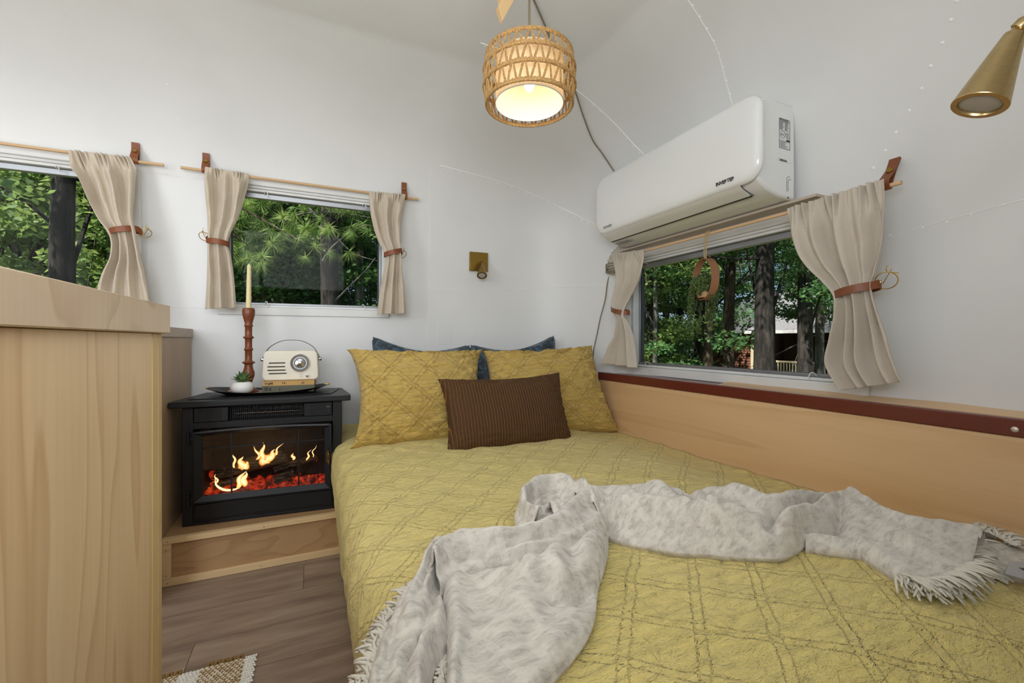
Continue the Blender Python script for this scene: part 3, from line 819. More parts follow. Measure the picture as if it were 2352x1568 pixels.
dc = rf(.036, .074, RD / 2); ax_ = (rf(0, 0, 1) - rf(0, 0, 0))
mb = MB().lathe([(0, 0), (.038, 0), (.0395, .004), (.037, .0085), (.034, .0085), (.0325, .004)], dc, 40, ax_, cap=False)
dial = mb.build('dial_bezel', M['chrome'], rad)
MB().lathe([(0, .0035), (.033, .0035), (.033, .0042), (.012, .0045), (0, .0045)], dc, 40, ax_).build('dial_face', plain('dial_grey', '6c6c6e', .3), dial)
MB().lathe([(.0235, .0045), (.0275, .0048), (.0275, .0050), (.0235, .0050)], dc, 40, ax_, cap=False).build('dial_scale', M['paper'], dial)
tk = MB()
for k in range(24):
    a = 2 * PI * k / 24 + .1
    tk.box(.036 + .0255 * math.cos(a) - .0008, .036 + .0255 * math.cos(a) + .0008, .074 + .0255 * math.sin(a) - .0012, .074 + .0255 * math.sin(a) + .0012, RD / 2 + .005, RD / 2 + .0055, lambda p: rf(p.x, p.y, p.z))
tag(tk.build('dial_marks', M['ink'], dial, smooth=False, recalc=True), kind='stuff')
MB().lathe([(.018, .0045), (.018, .006), (.011, .008), (.0105, .017), (.008, .0185), (0, .0188)], dc, 28, ax_).build('tuning_knob', M['chrome'], dial)
MB().lathe([(.0068, 0), (.0065, .004), (.005, .009), (0, .0095)], rf(.064, .018, RD / 2), 20, ax_).build('volume_knob', M['chrome'], rad)
mk = MB()
for x, z, wd in ((.036, .022, .007), (.046, .022, .002), (.036, .0135, .007), (.046, .0135, .002), (.053, .018, .0015)):
    mk.box(x, x + wd, z, z + .0012, RD / 2, RD / 2 + .0005, lambda p: rf(p.x, p.y, p.z))
tag(mk.build('printed_marks', M['ink'], rad, smooth=False, recalc=True), kind='stuff')
hw = RW / 2 - .002
hpth = smooth_path([rf(-hw - .005, .088, 0), rf(-hw + .002, .108, 0), rf(-hw + .022, .142, 0), rf(-.045, .168, 0), rf(0, .174, 0), rf(.045, .168, 0), rf(hw - .022, .142, 0), rf(hw - .002, .108, 0), rf(hw + .005, .088, 0)], 40)
mb = MB(); 
nv_ = SNN
for i, p in enumerate(hpth):
    t = (hpth[min(i + 1, 39)] - hpth[max(i - 1, 0)]).normalized(); nrm = t.cross(nv_).normalized()
    for a, b in ((-.007, -.0013), (.007, -.0013), (.007, .0013), (-.007, .0013)): mb.v.append(tuple(p + nv_ * a + nrm * b))
mb.f = [(i * 4 + k, i * 4 + (k + 1) % 4, i * 4 + 4 + (k + 1) % 4, i * 4 + 4 + k) for i in range(39) for k in range(4)] + [(3, 2, 1, 0), (156, 157, 158, 159)]
mb.build('carry_handle', plain('dark_brown_leather', '4a3a30', .4), rad, recalc=True)
for s in (-1, 1):
    MB().lathe([(.0075, -.004), (.0085, .002), (.0085, .007), (.006, .011), (0, .0115)], rf(s * (hw + .001), .090, 0), 18, SE * s).build('handle_stud', M['chrome'], rad)
# candle holder and candle
ch_c = onY(571, 893, 2.17); ch_c.z = TZ
K = 1.0 / 2.0
teak = wood('teak', '7a3f20', '4d2412', 'Z', 9, 10, 3, .4, .35)
prof = [(0, 0), (.038, 0), (.040, .003), (.034, .009), (.023, .019), (.015, .034), (.013, .040), (.0155, .043), (.0135, .046), (.018, .056), (.0245, .078), (.0245, .090), (.019, .108), (.016, .124), (.017, .130), (.0265, .137), (.0265, .140), (.017, .145), (.0145, .150), (.0145, .192), (.0165, .195), (.0190, .200), (.0165, .205), (.0145, .208), (.0145, .246), (.0165, .250), (.0225, .254), (.0225, .257), (.0165, .262), (.0145, .266), (.0145, .304), (.0165, .307), (.0185, .311), (.0165, .315), (.0150, .320), (.0200, .340), (.0255, .362), (.0260, .378), (.0245, .390), (.0215, .3935), (.012, .394), (.0118, .378), (0, .378)]
hsc = .346 / .394
hsc = (1.016 - TZ) / .394
hd = MB().lathe([(r * .94, z * hsc) for r, z in prof], ch_c, 28).build('candle_holder', teak)
tag(hd, 'tall turned reddish-brown wooden candle holder on the tray, behind the potted succulent', 'candle holder')
cz = 1.016 - .013
pts = []; rs = []
mb = MB(); nC2 = 60
ht = 1.205 - cz
for i in range(nC2):
    t = i / (nC2 - 1); z = cz + ht * t
    r = .0108 - .0032 * t
    if t > .95: r *= math.sqrt(max(1 - ((t - .95) / .05) ** 2, .05))
    for k in range(20):
        a = 2 * PI * k / 20; q = r * (1 + .055 * math.cos(5 * (a + t * 9)) + .03 * math.sin(t * 70))
        mb.v.append((ch_c.x + q * math.cos(a) + .002 * t, ch_c.y + q * math.sin(a), z))
mb.f = [(i * 20 + k, i * 20 + (k + 1) % 20, (i + 1) * 20 + (k + 1) % 20, (i + 1) * 20 + k) for i in range(nC2 - 1) for k in range(20)] + [tuple(range(20))[::-1], tuple((nC2 - 1) * 20 + k for k in range(20))]
cd = thing('candle', (ch_c.x, ch_c.y, cz), 'tall unlit ivory twisted candle standing in the wooden holder', 'candle')
mb.build('wax', Mt('ivory_wax', 'dccf9c', .45, Subsurface_Weight=.2).m, cd)
MB().tube(smooth_path([(ch_c.x + .002, ch_c.y, 1.203), (ch_c.x + .004, ch_c.y, 1.210), (ch_c.x + .014, ch_c.y, 1.220)], 8), .0008, 6).build('wick', M['fringe'], cd)
# potted succulent
pc = onY(556, 893, 2.118); pc.z = TZ
pl_ = thing('potted_succulent', pc, 'small green succulent in a low white round pot on the tray', 'potted plant')
MB().lathe([(0, 0), (.022, 0), (.034, .005), (.0415, .015), (.0435, .026), (.0405, .038), (.033, .046), (.027, .0485), (.025, .047), (.025, .040), (0, .040)], pc, 32).build('pot', plain('white_ceramic', 'e8e6e3', .4), pl_)
leafm = Mt('succulent_green', '4b6b3a', .45); lf = leafm.noise(leafm.co((90, 90, 20)), 1, 2); leafm.color(leafm.ramp(lf, [(.35, '35532c'), (.65, '6a8a4e')])); leafm = leafm.m
random.seed(3)
for k in range(15):
    a = k * 2.39996; L_ = .050 + .012 * random.random() if k > 3 else .056; tilt = .25 + .85 * (k / 14)
    dv = Vector((math.cos(a) * math.sin(tilt), math.sin(a) * math.sin(tilt) * .8, math.cos(tilt)))
    up = Vector((-math.sin(a), math.cos(a), 0)); nn_ = dv.cross(up)
    mb = MB(); n1 = 9
    for i in range(n1):
        t = i / (n1 - 1); wd = .0125 * (math.sin(PI * (t * .82 + .14)) ** .8) * (1 - t ** 4) + .0003
        c = pc + Vector((0, 0, .043)) + dv * L_ * t + Vector((0, 0, -1)) * .010 * t * t * math.sin(tilt)
        for b_ in (-1, -.5, 0, .5, 1):
            mb.v.append(tuple(c + up * wd * b_ + nn_ * (.005 * (b_ * b_ - .5) * (1 - t))))
    mb.f = [(i * 5 + j, i * 5 + j + 1, i * 5 + 6 + j, i * 5 + 5 + j) for i in range(n1 - 1) for j in range(4)]
    mb.build('leaf', leafm, pl_, solid=.0015)
# matchbox and folded card on the tray
q = onZ(534, 898, TZ + .002)
bx = MB().box(-.018, .018, -.010, .010, 0, .0085, lambda p: q * 1 + Vector((p.x, p.y, p.z)) - Vector((0, 0, .002)))
mtc = thing('matchbox', (q.x, q.y, TZ), 'little brown matchbox lying in front of the white pot', 'matchbox')
bx.build('sleeve', plain('matchbox_brown', '8a4f27', .6), mtc, bevel=.0006, recalc=True)
MB().box(q.x - .012, q.x + .012, q.y - .0103, q.y - .0101, TZ + .003, TZ + .006).build('printed_strip', M['paper'], mtc, smooth=False)
q = onZ(592, 893, TZ + .002)
mb = MB(); ca = .1
mb.box(-.024, .024, -.012, .012, 0, .003, lambda p: Vector((q.x + p.x * math.cos(ca) - p.y * math.sin(ca), q.y + p.x * math.sin(ca) + p.y * math.cos(ca), TZ + p.z + .0001)))
tag(mb.build('folded_card', plain('tan_card', 'd0ab70', .7), bevel=.0005, recalc=True), 'flat tan card lying on the tray between the pot and the books', 'card')
# ------------------------------------------------------------------ panel and rail along the bed
bp = thing('bed_side_panel', (1.47, 1.1, 0), 'long birch plywood panel with a mahogany rail beside the bed, under the window', 'panel')
box('panel', M['birch'], 1.460, 1.472, .15, 2.02, 0, .6575, bp, .0008)
rl = box('rail', M['mahogany'], 1.455, 1.484, .15, 2.02, .658, .700, bp, .003)
box('top_shelf', M['mahogany'], 1.4845, 1.545, .55, 1.90, .690, .700, bp, .001)
mb = MB(); nn2 = 40
for i in range(nn2):
    y = .16 + (1.25 - .16) * i / (nn2 - 1)
    bx_ = X0 + AX * (1 - (abs(y - YC) / BN) ** 4) ** .25 if y < YC else 1.55
    wv = .004 * nz(y * 6)
    for p in ((1.4845, .7005), (min(bx_, 1.552) + .001, .7005 + .010), (min(bx_, 1.552) + .001, .690), (1.4845, .688)): mb.v.append((p[0], y, p[1] + (wv if p[1] > .705 else 0)))
mb.f = [(i * 4 + k, i * 4 + (k + 1) % 4, i * 4 + 4 + (k + 1) % 4, i * 4 + 4 + k) for i in range(nn2 - 1) for k in range(4)]
mb.build('edge_sliver', M['birch'], bp, recalc=True)
scp = onX(2331, 986, 1.455)
sc_ = MB().lathe([(0, 0), (.0065, 0), (.0065, .001), (.005, .0025), (0, .003)], scp, 20, Vector((-1, 0, 0))).build('screw', plain('worn_screw', 'cfc9b8', .4, .6), bp)
# ------------------------------------------------------------------ bed, quilt
def bedz(x, y):
    r = .442 - .050 * sst(1.0, 1.46, x) + .012 * sst(.9, 1.9, y) * (1 - sst(.2, 1.2, x))
    r += .006 * nz(x * 3.1, y * 3.1) + .004 * nz(x * 8, y * 8, 4)
    r -= .16 * max(0, (.36 + .10 * max(0, x - .9) - y)) ** 1.2 * 3
    return r
def t1(x, y, z): return .72 * (x + z) - .70 * y
def t2(x, y, z): return .64 * (x + z) + .77 * y
def lat(t): return abs(math.sin(PI * (t / .105)))
XS = [(.105, .012), (.098, .10), (.088, .20), (.077, .29), (.072, .345), (.078, .385), (.098, .418), (.135, .4375), (.19, .445)]
NU_, NVV = 170, 230
def quilt(u, v):
    y = .17 + (2.335 - .17) * v
    if u < .28:
        q = cr(XS, u / .28); x, z = q
        z = z / .445 * bedz(.19, y); nrm = Vector((-1, 0, 0)) if z < .33 else Vector((-.6, 0, .8))
    else:
        x = .19 + (1.457 - .19) * (u - .28) / .72; z = bedz(x, y); nrm = Vector((0, 0, 1))
    p = Vector((x, y, z))
    pf = .0055 * (lat(t1(x, y, z)) * lat(t2(x, y, z))) ** .45 + .003 * nz(x * 16 + 2, y * 16, z * 16) + .0016 * nz(x * 40, y * 34, z * 34)
    if u < .28: pf += .006 * nz(2.0, y * 5, z * 2) * (1 - u / .28)
    return p + nrm * pf
bd = thing('bed', (.8, 1.2, 0), 'mattress on a low platform hidden under the yellow quilt', 'bed')
box('platform', M['birch'], .16, 1.455, .25, 2.25, .002, .16, bd, .002)
box('mattress', M['linen2'], .13, 1.44, .30, 2.27, .1605, .35, bd, .02)
ql = MB().grid(quilt, NU_, NVV).build('quilt', M['quilt'], solid=.008, sangle=0, origin=False)
tag(ql, 'olive-yellow quilt with diamond stitching spread over the bed down to the floor', 'quilt')
# ------------------------------------------------------------------ pillows
def pillow(name, c4, T, mat, label, cat, group, pu=.08, pv=.06, ptop=None, n=44, wr=.004, piping=None, corner=.035, seed=0, pw=.36, fold=0):
    TL, TR, BR, BL = c4
    ctr = (TL + TR + BR + BL) / 4
    nrm = (TR - TL).cross(TL - BL).normalized()
    if nrm.dot(E0 - ctr) < 0: nrm = -nrm
    pt = ptop if ptop is not None else pv
    def base(u, v):
        cnr = (abs(u * v)) ** 7
        x = u * (1 - pu * (1 - v * v) ** .6 * u * u - corner * cnr)
        q = pt if v > 0 else pv
        y = v * (1 - q * (1 - abs(u) ** 1.7) ** .8 * v * v - corner * 1.2 * cnr)
        a, b = (x + 1) / 2, (y + 1) / 2
        return BL.lerp(BR, a).lerp(TL.lerp(TR, a), b)
    def side(s):
        def f(i, j):
            u = math.sin((i * 2 - 1) * PI / 2) ; v = math.sin((j * 2 - 1) * PI / 2)
            h = max((1 - u * u) * (1 - v * v), 0) ** pw
            p = base(u, v)
            e = max(abs(u), abs(v))
            w_ = wr * (nz(u * 3 + seed, v * 9, s) + .6 * nz(u * 14 + seed, v * 14, s + 4) + 1.6 * sst(.4, .9, e) * nz(u * 7, v * 24 + seed, s) + .5 * nz(u * 5, v * 20, seed + 2)) * min(1, h * 3)
            if fold: h *= 1 - fold * math.exp(-((u - .1) / .22) ** 2) * sst(-.4, 1, v)
            return p + nrm * s * (T / 2 * h + w_)
        return f
    mb = MB().grid(side(1), n, n)
    k = len(mb.v); mb.grid(side(-1), n, n)
    mb.f = [f if f[0] < k else f[::-1] for f in mb.f]
    bndr = []
    for i in range(n): bndr.append(i * n)
    # merge borders
    import bmesh
    if piping:
        rt = thing(name, (ctr.x, ctr.y, min(BL.z, BR.z)), label, cat, group)
        o = mb.build('cover', mat, rt, sangle=0)
    else:
        o = mb.build(name, mat, None, sangle=0); tag(o, label, cat, group)
    bm = bmesh.new(); bm.from_mesh(o.data); bmesh.ops.remove_doubles(bm, verts=bm.verts, dist=.0006); bmesh.ops.recalc_face_normals(bm, faces=bm.faces); bm.to_mesh(o.data); bm.free()
    if piping:
        L = []
        m_ = 30
        for a, b in (((-1, -1), (1, -1)), ((1, -1), (1, 1)), ((1, 1), (-1, 1)), ((-1, 1), (-1, -1))):
            for i in range(m_):
                t = i / m_; L.append(base(a[0] + (b[0] - a[0]) * t, a[1] + (b[1] - a[1]) * t))
        L = [(L[i - 2] + L[i - 1] + L[i] + L[(i + 1) % len(L)] + L[(i + 2) % len(L)]) / 5 for i in range(len(L))]
        MB().tube(L, .0042, 8, closed=True).build('piping', piping, rt)
    return o
pillow('sham_pillow', [onY(794, 802, 2.13), onY(1112, 802, 2.16), onY(1122, 1008, 1.875), onY(800, 1031, 1.81)], .21, M['sham'],
       'mustard quilted pillow leaning on the left half of the headboard wall', 'pillow', 'mustard quilted pillows', .17, .03, .20, 80, .011, corner=.008, seed=1)
pillow('sham_pillow', [onY(1106, 806, 2.17), onY(1362, 792, 2.02), onY(1427, 991, 1.85), onY(1108, 1002, 1.90)], .20, M['sham'],
       'mustard quilted pillow in the corner against the wooden side panel', 'pillow', 'mustard quilted pillows', .13, .04, .16, 80, .011, corner=.008, seed=5)
vp = plain('dark_blue_piping', '10222f', .6)
pillow('velvet_cushion', [onY(852, 768, 2.27), onY(1082, 788, 2.29), onY(1070, 965, 2.19), onY(872, 965, 2.19)], .12, M['velvet'],
       'blue crushed velvet cushion behind the left mustard pillow', 'cushion', 'blue velvet cushions', .03, .03, .33, 50, .004, vp, seed=2, fold=.3)
pillow('velvet_cushion', [onY(1078, 788, 2.28), onY(1275, 765, 2.17), onY(1280, 960, 2.10), onY(1085, 960, 2.18)], .11, M['velvet'],
       'blue crushed velvet cushion behind the right mustard pillow', 'cushion', 'blue velvet cushions', .03, .03, .33, 50, .004, vp, seed=3, fold=.3)
pillow('lumbar_cushion', [onY(999, 868, 1.79), onY(1289, 852, 1.82), onY(1322, 1019, 1.675), onY(1017, 1053, 1.64)], .17, M['cord'],
       'brown corduroy lumbar cushion leaning in front of the two mustard pillows', 'cushion', None, .13, .05, .20, 60, .005, corner=.03, seed=7)
# ------------------------------------------------------------------ throw blanket: several lapping runs of one cloth
thr = thing('throw_blanket', (.7, .8, .45), 'crumpled cream and grey knitted throw with fringes lying across the yellow quilt', 'blanket')
FOLDSETS = {}
def foldset(key, items):
    A_, B_, am, wa, wb, tp = [], [], [], [], [], []
    for pts, amp, w1, w2 in items:
        P = [bp3(a, b, .03) for a, b in pts]; n_ = len(P) - 1
        for i in range(n_):
            A_.append(P[i][:2]); B_.append(P[i + 1][:2]); am.append(amp); wa.append(w1); wb.append(w2); tp.append(len(am))
    idx = []; k = 0
    for pts, *_ in items: idx.append((k, k + len(pts) - 1)); k += len(pts) - 1
    FOLDSETS[key] = (np.array(A_), np.array(B_), am, wa, wb, idx)
def foldh(key, x, y):
    A_, B_, am, wa, wb, idx = FOLDSETS[key]
    p = np.array((x, y)); D = B_ - A_; L2 = (D * D).sum(1)
    tt = np.clip(((p - A_) * D).sum(1) / L2, 0, 1); Q = p - A_ - D * tt[:, None]
    d = np.sqrt((Q * Q).sum(1)); sg = D[:, 0] * Q[:, 1] - D[:, 1] * Q[:, 0]
    h = 0
    for (a, b) in idx:
        i = a + int(np.argmin(d[a:b])); w_ = wa[i] if sg[i] > 0 else wb[i]
        e = 1.0
        if i == a and tt[i] <= 0: e = .8
        h += am[i] * math.exp(-(d[i] / w_) ** 2) * e
    return h
def run(name, rows, hf, hn, ridges, nu=150, nv=46, ph=0, base=0.0, wr=.0035, rev=False, curlf=.5, curln=.5, folds=None):
    F_ = [bp3(r[0], r[1], hf) for r in rows]; N_2 = [bp3(r[2], r[3], hn) for r in rows]
    def f(i, j):
        a = Vector(cr([tuple(p) for p in F_], i)); b = Vector(cr([tuple(p) for p in N_2], i))
        s = (j - .09) / .82
        wd = (b - a); wl = wd.length; out = Vector((wd.x, wd.y, 0)).normalized()
        if s < 0:
            q = -s / .11; p = a + out * (-.006 * math.sin(q * PI / 2) + .022 * (q ** 2)); p.z = a.z - (a.z - bedz(a.x, a.y) + .004 - base) * (1 - math.cos(q * PI / 2)) * 1.0
            return p + Vector((0, 0, base * 0))
        if s > 1:
            q = (s - 1) / .11; p = b + out * (.006 * math.sin(q * PI / 2) - .022 * q ** 2); p.z = b.z - (b.z - bedz(b.x, b.y) + .004 - base) * (1 - math.cos(q * PI / 2))
            return p
        p = a.lerp(b, s); z = p.z
        e = math.sqrt(max(0, 1 - (1 - min(s / .13, 1)) ** 2)); e2 = math.sqrt(max(0, 1 - (1 - min((1 - s) / .13, 1)) ** 2))
        h = 0
        for (s0, s1, amp, w_, v0, v1) in ridges:
            c = s0 + (s1 - s0) * i + .03 * nz(i * 6 + s0 * 10, ph)
            g = math.exp(-((s - c) / w_) ** 2) * sst(v0 - .08, v0 + .06, i) * (1 - sst(v1 - .06, v1 + .08, i))
            h += 1.35 * amp * g
        h += .010 * min(e, e2) * (curlf + curln) * .8
        h += wr * (nz(p.x * 22, p.y * 22, ph) + .7 * nz(p.x * 50, p.y * 50, ph + 3))
        if folds: h += foldh(folds, p.x, p.y) * min(1, s * 3.5 + .12, (1 - s) * 6 + .25)
        z = z + h
        return Vector((p.x, p.y, z)) + out * (.010 * nz(i * 9, s * 3, ph) * min(1, s * 4, (1 - s) * 4))
    return MB().grid(f, nu, nv).build(name, M['throw'], thr, sangle=0, solid=.004, solid_off=0)
def bp3(px, py, h):
    p = onZ(px, py, .44 + h)
    for _ in range(3): p = onZ(px, py, bedz(p.x, p.y) + .004 + h)
    return p
foldset('A', [([(1400, 1180), (1461, 1195), (1534, 1212), (1586, 1214), (1640, 1216), (1720, 1240), (1790, 1257)], .022, .022, .05),
    ([(1465, 1135), (1505, 1158), (1560, 1198)], .016, .022, .03), ([(1545, 1122), (1572, 1155), (1585, 1200)], -.026, .014, .02),
    ([(1425, 1122), (1450, 1150), (1500, 1190)], -.016, .012, .016), ([(1600, 1165), (1660, 1158)], .008, .03, .03),
    ([(1630, 1205), (1670, 1182), (1730, 1168), (1830, 1152), (1915, 1142)], .024, .02, .035), ([(1620, 1180), (1680, 1160), (1740, 1152)], -.014, .012, .014),
    ([(1765, 1238), (1790, 1217), (1850, 1192), (1912, 1172), (1930, 1155)], -.034, .014, .014), ([(1800, 1243), (1860, 1217), (1900, 1197), (1917, 1187)], .020, .018, .016),
    ([(1912, 1225), (1930, 1190), (1930, 1150)], -.022, .012, .012), ([(1935, 1137), (1948, 1180), (1965, 1230), (2005, 1275)], .016, .03, .02),
    ([(2000, 1165), (2080, 1200), (2160, 1225)], .010, .03, .03), ([(2010, 1230), (2080, 1265), (2120, 1290)], -.008, .02, .02), ([(1390, 1130), (1400, 1170), (1396, 1215)], -.026, .02, .02)])
foldset('B', [([(1033, 1316), (1100, 1302), (1200, 1316), (1290, 1276), (1350, 1244), (1392, 1226)], -.034, .016, .016), ([(1120, 1325), (1210, 1330), (1300, 1292), (1390, 1250)], .018, .022, .03),
    ([(1394, 1288), (1362, 1328), (1295, 1352), (1230, 1345)], .028, .022, .030), ([(1362, 1350), (1320, 1375), (1275, 1382)], -.024, .014, .014), ([(1225, 1345), (1185, 1420), (1120, 1450)], .010, .035, .035),
    ([(1180, 1355), (1215, 1420), (1250, 1480)], .012, .03, .04), ([(1140, 1400), (1200, 1440), (1230, 1500)], -.010, .025, .025), ([(1050, 1340), (1045, 1420), (1048, 1520)], .014, .03, .014), ([(1330, 1400), (1290, 1470), (1230, 1560)], .010, .035, .03), ([(1100, 1350), (1090, 1440), (1110, 1560)], -.006, .03, .03)])
foldset('C', [([(1000, 1283), (990, 1350), (972, 1410), (930, 1490), (885, 1568)], .018, .03, .02), ([(1014, 1330), (996, 1372), (978, 1425), (940, 1500), (918, 1560)], -.020, .012, .012),
    ([(1010, 1400), (985, 1470), (955, 1560)], .014, .02, .022), ([(930, 1400), (900, 1460), (872, 1540)], -.008, .014, .014)])
foldset('D', [([(1190, 1195), (1205, 1155), (1260, 1135), (1330, 1132), (1375, 1160)], .014, .02, .02), ([(1215, 1200), (1232, 1165), (1290, 1150), (1345, 1155)], -.018, .01, .01), ([(1270, 1170), (1310, 1180), (1350, 1196)], -.024, .012, .012), ([(1320, 1140), (1345, 1165), (1385, 1180)], -.016, .01, .01), ([(1295, 1160), (1330, 1172), (1370, 1190)], .014, .012, .012)])
A_rows = [(1318, 1132, 1372, 1200), (1345, 1121, 1392, 1226), (1400, 1116, 1440, 1245), (1470, 1117, 1500, 1257), (1530, 1119, 1560, 1267), (1560, 1125, 1620, 1271), (1583, 1150, 1680, 1276), (1635, 1136, 1740, 1279),
          (1700, 1146, 1790, 1279), (1760, 1162, 1822, 1268), (1830, 1150, 1850, 1250), (1890, 1142, 1880, 1243), (1925, 1130, 1925, 1250), (1965, 1136, 1972, 1272), (2020, 1165, 2020, 1300), (2080, 1188, 2060, 1325), (2170, 1203, 2105, 1336), (2232, 1215, 2180, 1326), (2262, 1222, 2225, 1316)]
run('cloth', A_rows, .055, .012, [(.30, .25, .018, .10, .0, .28), (.72, .80, .030, .12, .05, .60), (.35, .75, .018, .09, .12, .42), (.15, .10, .020, .12, .30, .60), (.85, .25, .030, .09, .44, .66), (.5, .5, .012, .15, .62, 1.1), (.18, .18, .012, .08, .62, 1.0)], 260, 80, 1, folds='A')
B2 = [(1245, 1240, 1392, 1205), (1190, 1268, 1395, 1240), (1110, 1290, 1392, 1275), (1055, 1306, 1382, 1315), (1030, 1335, 1372, 1345), (1022, 1370, 1367, 1378), (1025, 1415, 1362, 1420), (1030, 1460, 1345, 1465), (1033, 1505, 1312, 1512), (1032, 1545, 1277, 1550), (1028, 1590, 1238, 1600), (1024, 1640, 1205, 1650)]
run('cloth', B2, .022, .012, [(.92, .85, .022, .10, .02, .34), (.55, .97, .026, .09, .08, .36), (.62, .92, .016, .07, .36, .52), (.06, .05, .012, .06, .3, 1.1), (.55, .40, .007, .18, .45, 1.1)], 200, 90, 2, wr=.0028, folds='B')
B1 = [(1322, 1150, 1390, 1187), (1270, 1186, 1393, 1208), (1225, 1222, 1375, 1234), (1180, 1250, 1318, 1262), (1130, 1258, 1250, 1283), (1075, 1258, 1170, 1298), (1030, 1264, 1090, 1310), (1002, 1282, 1042, 1328), (985, 1312, 1012, 1350)]
run('cloth', B1, .050, .034, [(.45, .45, .030, .22, -.1, 1.1), (.85, .8, .012, .08, .1, .6)], 150, 50, 3, wr=.003)
B0 = [(1010, 1268, 1050, 1312), (985, 1302, 1024, 1342), (955, 1350, 1012, 1378), (922, 1398, 1022, 1412), (895, 1440, 1030, 1448), (876, 1482, 1032, 1482), (862, 1522, 1012, 1512), (850, 1565, 992, 1545), (842, 1610, 985, 1600), (836, 1650, 980, 1650)]
run('cloth', B0, .020, .010, [(.25, .30, .022, .16, -.1, .55), (.62, .45, .014, .10, .12, 1.1), (.12, .12, .010, .07, .3, 1.1), (.85, .8, .008, .08, .3, 1.1)], 160, 70, 4, wr=.003, folds='C')
# the loop at the bend
K_ = [(1392, 1205, 1330, 1196), (1380, 1160, 1322, 1178), (1350, 1133, 1300, 1166), (1300, 1126, 1272, 1163), (1250, 1133, 1248, 1168), (1212, 1147, 1232, 1178), (1190, 1170, 1224, 1190), (1184, 1193, 1226, 1203), (1194, 1212, 1240, 1212), (1216, 1225, 1262, 1216)]
run('cloth', K_, .030, .022, [(.45, .45, .034, .20, -.1, 1.1), (.85, .75, .010, .08, .1, .9)], 130, 54, 5, wr=.0028, folds='D')
K2 = [(1255, 1172, 1290, 1205), (1275, 1165, 1320, 1200), (1300, 1160, 1345, 1190), (1330, 1150, 1375, 1180), (1350, 1142, 1392, 1168)]
run('cloth', K2, .040, .040, [(.3, .5, .014, .10, -.1, 1.1), (.75, .8, .012, .08, -.1, 1.1)], 70, 50, 6, wr=.003, folds='D')
K3 = [(1215, 1178, 1228, 1212), (1240, 1168, 1258, 1216), (1275, 1162, 1290, 1212), (1310, 1160, 1325, 1205), (1345, 1158, 1360, 1200)]
run('cloth', K3, .018, .014, [(.3, .5, .012, .12, -.1, 1.1), (.8, .6, .010, .08, -.1, 1.1)], 60, 36, 8, wr=.003)
U_ = [(1850, 1246, 1850, 1262), (1920, 1246, 1925, 1272), (2000, 1255, 2010, 1284), (2080, 1262, 2085, 1292), (2160, 1255, 2160, 1302), (2240, 1252, 2240, 1312), (2300, 1250, 2300, 1324), (2380, 1252, 2380, 1332)]
run('cloth', U_, .012, .008, [(.4, .4, .010, .2, -.1, 1.1)], 90, 26, 7, wr=.003)
# fringe of knotted yarn ends
def fringe(pxs, h, count, dirf, L0, L1, seed, group=3):
    random.seed(seed); mb = MB()
    for k in range(count):
        t = k / (count - 1); q = cr(pxs, t); p = bp3(q[0] + random.uniform(-3, 3), q[1] + random.uniform(-3, 3), h)
        d0 = dirf(t)
        for g in range(group):
            a = random.uniform(-.7, .7); d = Matrix.Rotation(a, 3, 'Z') @ d0; d = Vector((d.x, d.y, random.uniform(-.1, .75)))
            L = random.uniform(L0, L1); pts = []
            wob = random.uniform(-1, 1)
            for i in range(5):
                s = i / 4; c = p + d * L * s + Vector((-d.y, d.x, 0)) * wob * .006 * math.sin(s * 4)
                fl_ = bedz(c.x, c.y) + .010 + .003 * random.random()
                c.z = max(c.z - .5 * L * s * s, fl_); pts.append(c)
            mb.tube(pts, [.0022, .0026, .0024, .0022, .0014], 5)
    return tag(mb.build('fringe', M['fringe'], thr, sangle=0), kind='stuff')
def pd(a, b):   # direction on the bed from one picture point to another
    v = bp3(*b, 0) - bp3(*a, 0); v.z = 0; return v.normalized()
d1 = pd((2150, 1300), (2210, 1330)); d2 = pd((2220, 1225), (2290, 1205))
fringe([(2062, 1322), (2110, 1330), (2160, 1322), (2205, 1300), (2225, 1270), (2235, 1240), (2240, 1218)], .020, 110, lambda t: (d1 * (1 - t) + d2 * t).normalized(), .022, .05, 1, 4)
fringe([(2235, 1212), (2265, 1218), (2295, 1232), (2330, 1250)], .045, 40, lambda t: d2, .015, .04, 2, 4)
fringe([(2160, 1300), (2230, 1312), (2300, 1326)], .006, 36, lambda t: d1, .008, .02, 5, 2)
dl = pd((930, 1400), (905, 1385))
fringe([(955, 1352), (925, 1394), (898, 1436), (878, 1480), (864, 1524), (852, 1568), (843, 1620)], .010, 90, lambda t: dl, .012, .034, 3, 3)
d4 = pd((1010, 1510), (1000, 1545))
fringe([(1030, 1495), (1028, 1530), (1024, 1568)], .008, 14, lambda t: pd((1030, 1500), (1005, 1510)), .01, .025, 4, 2)
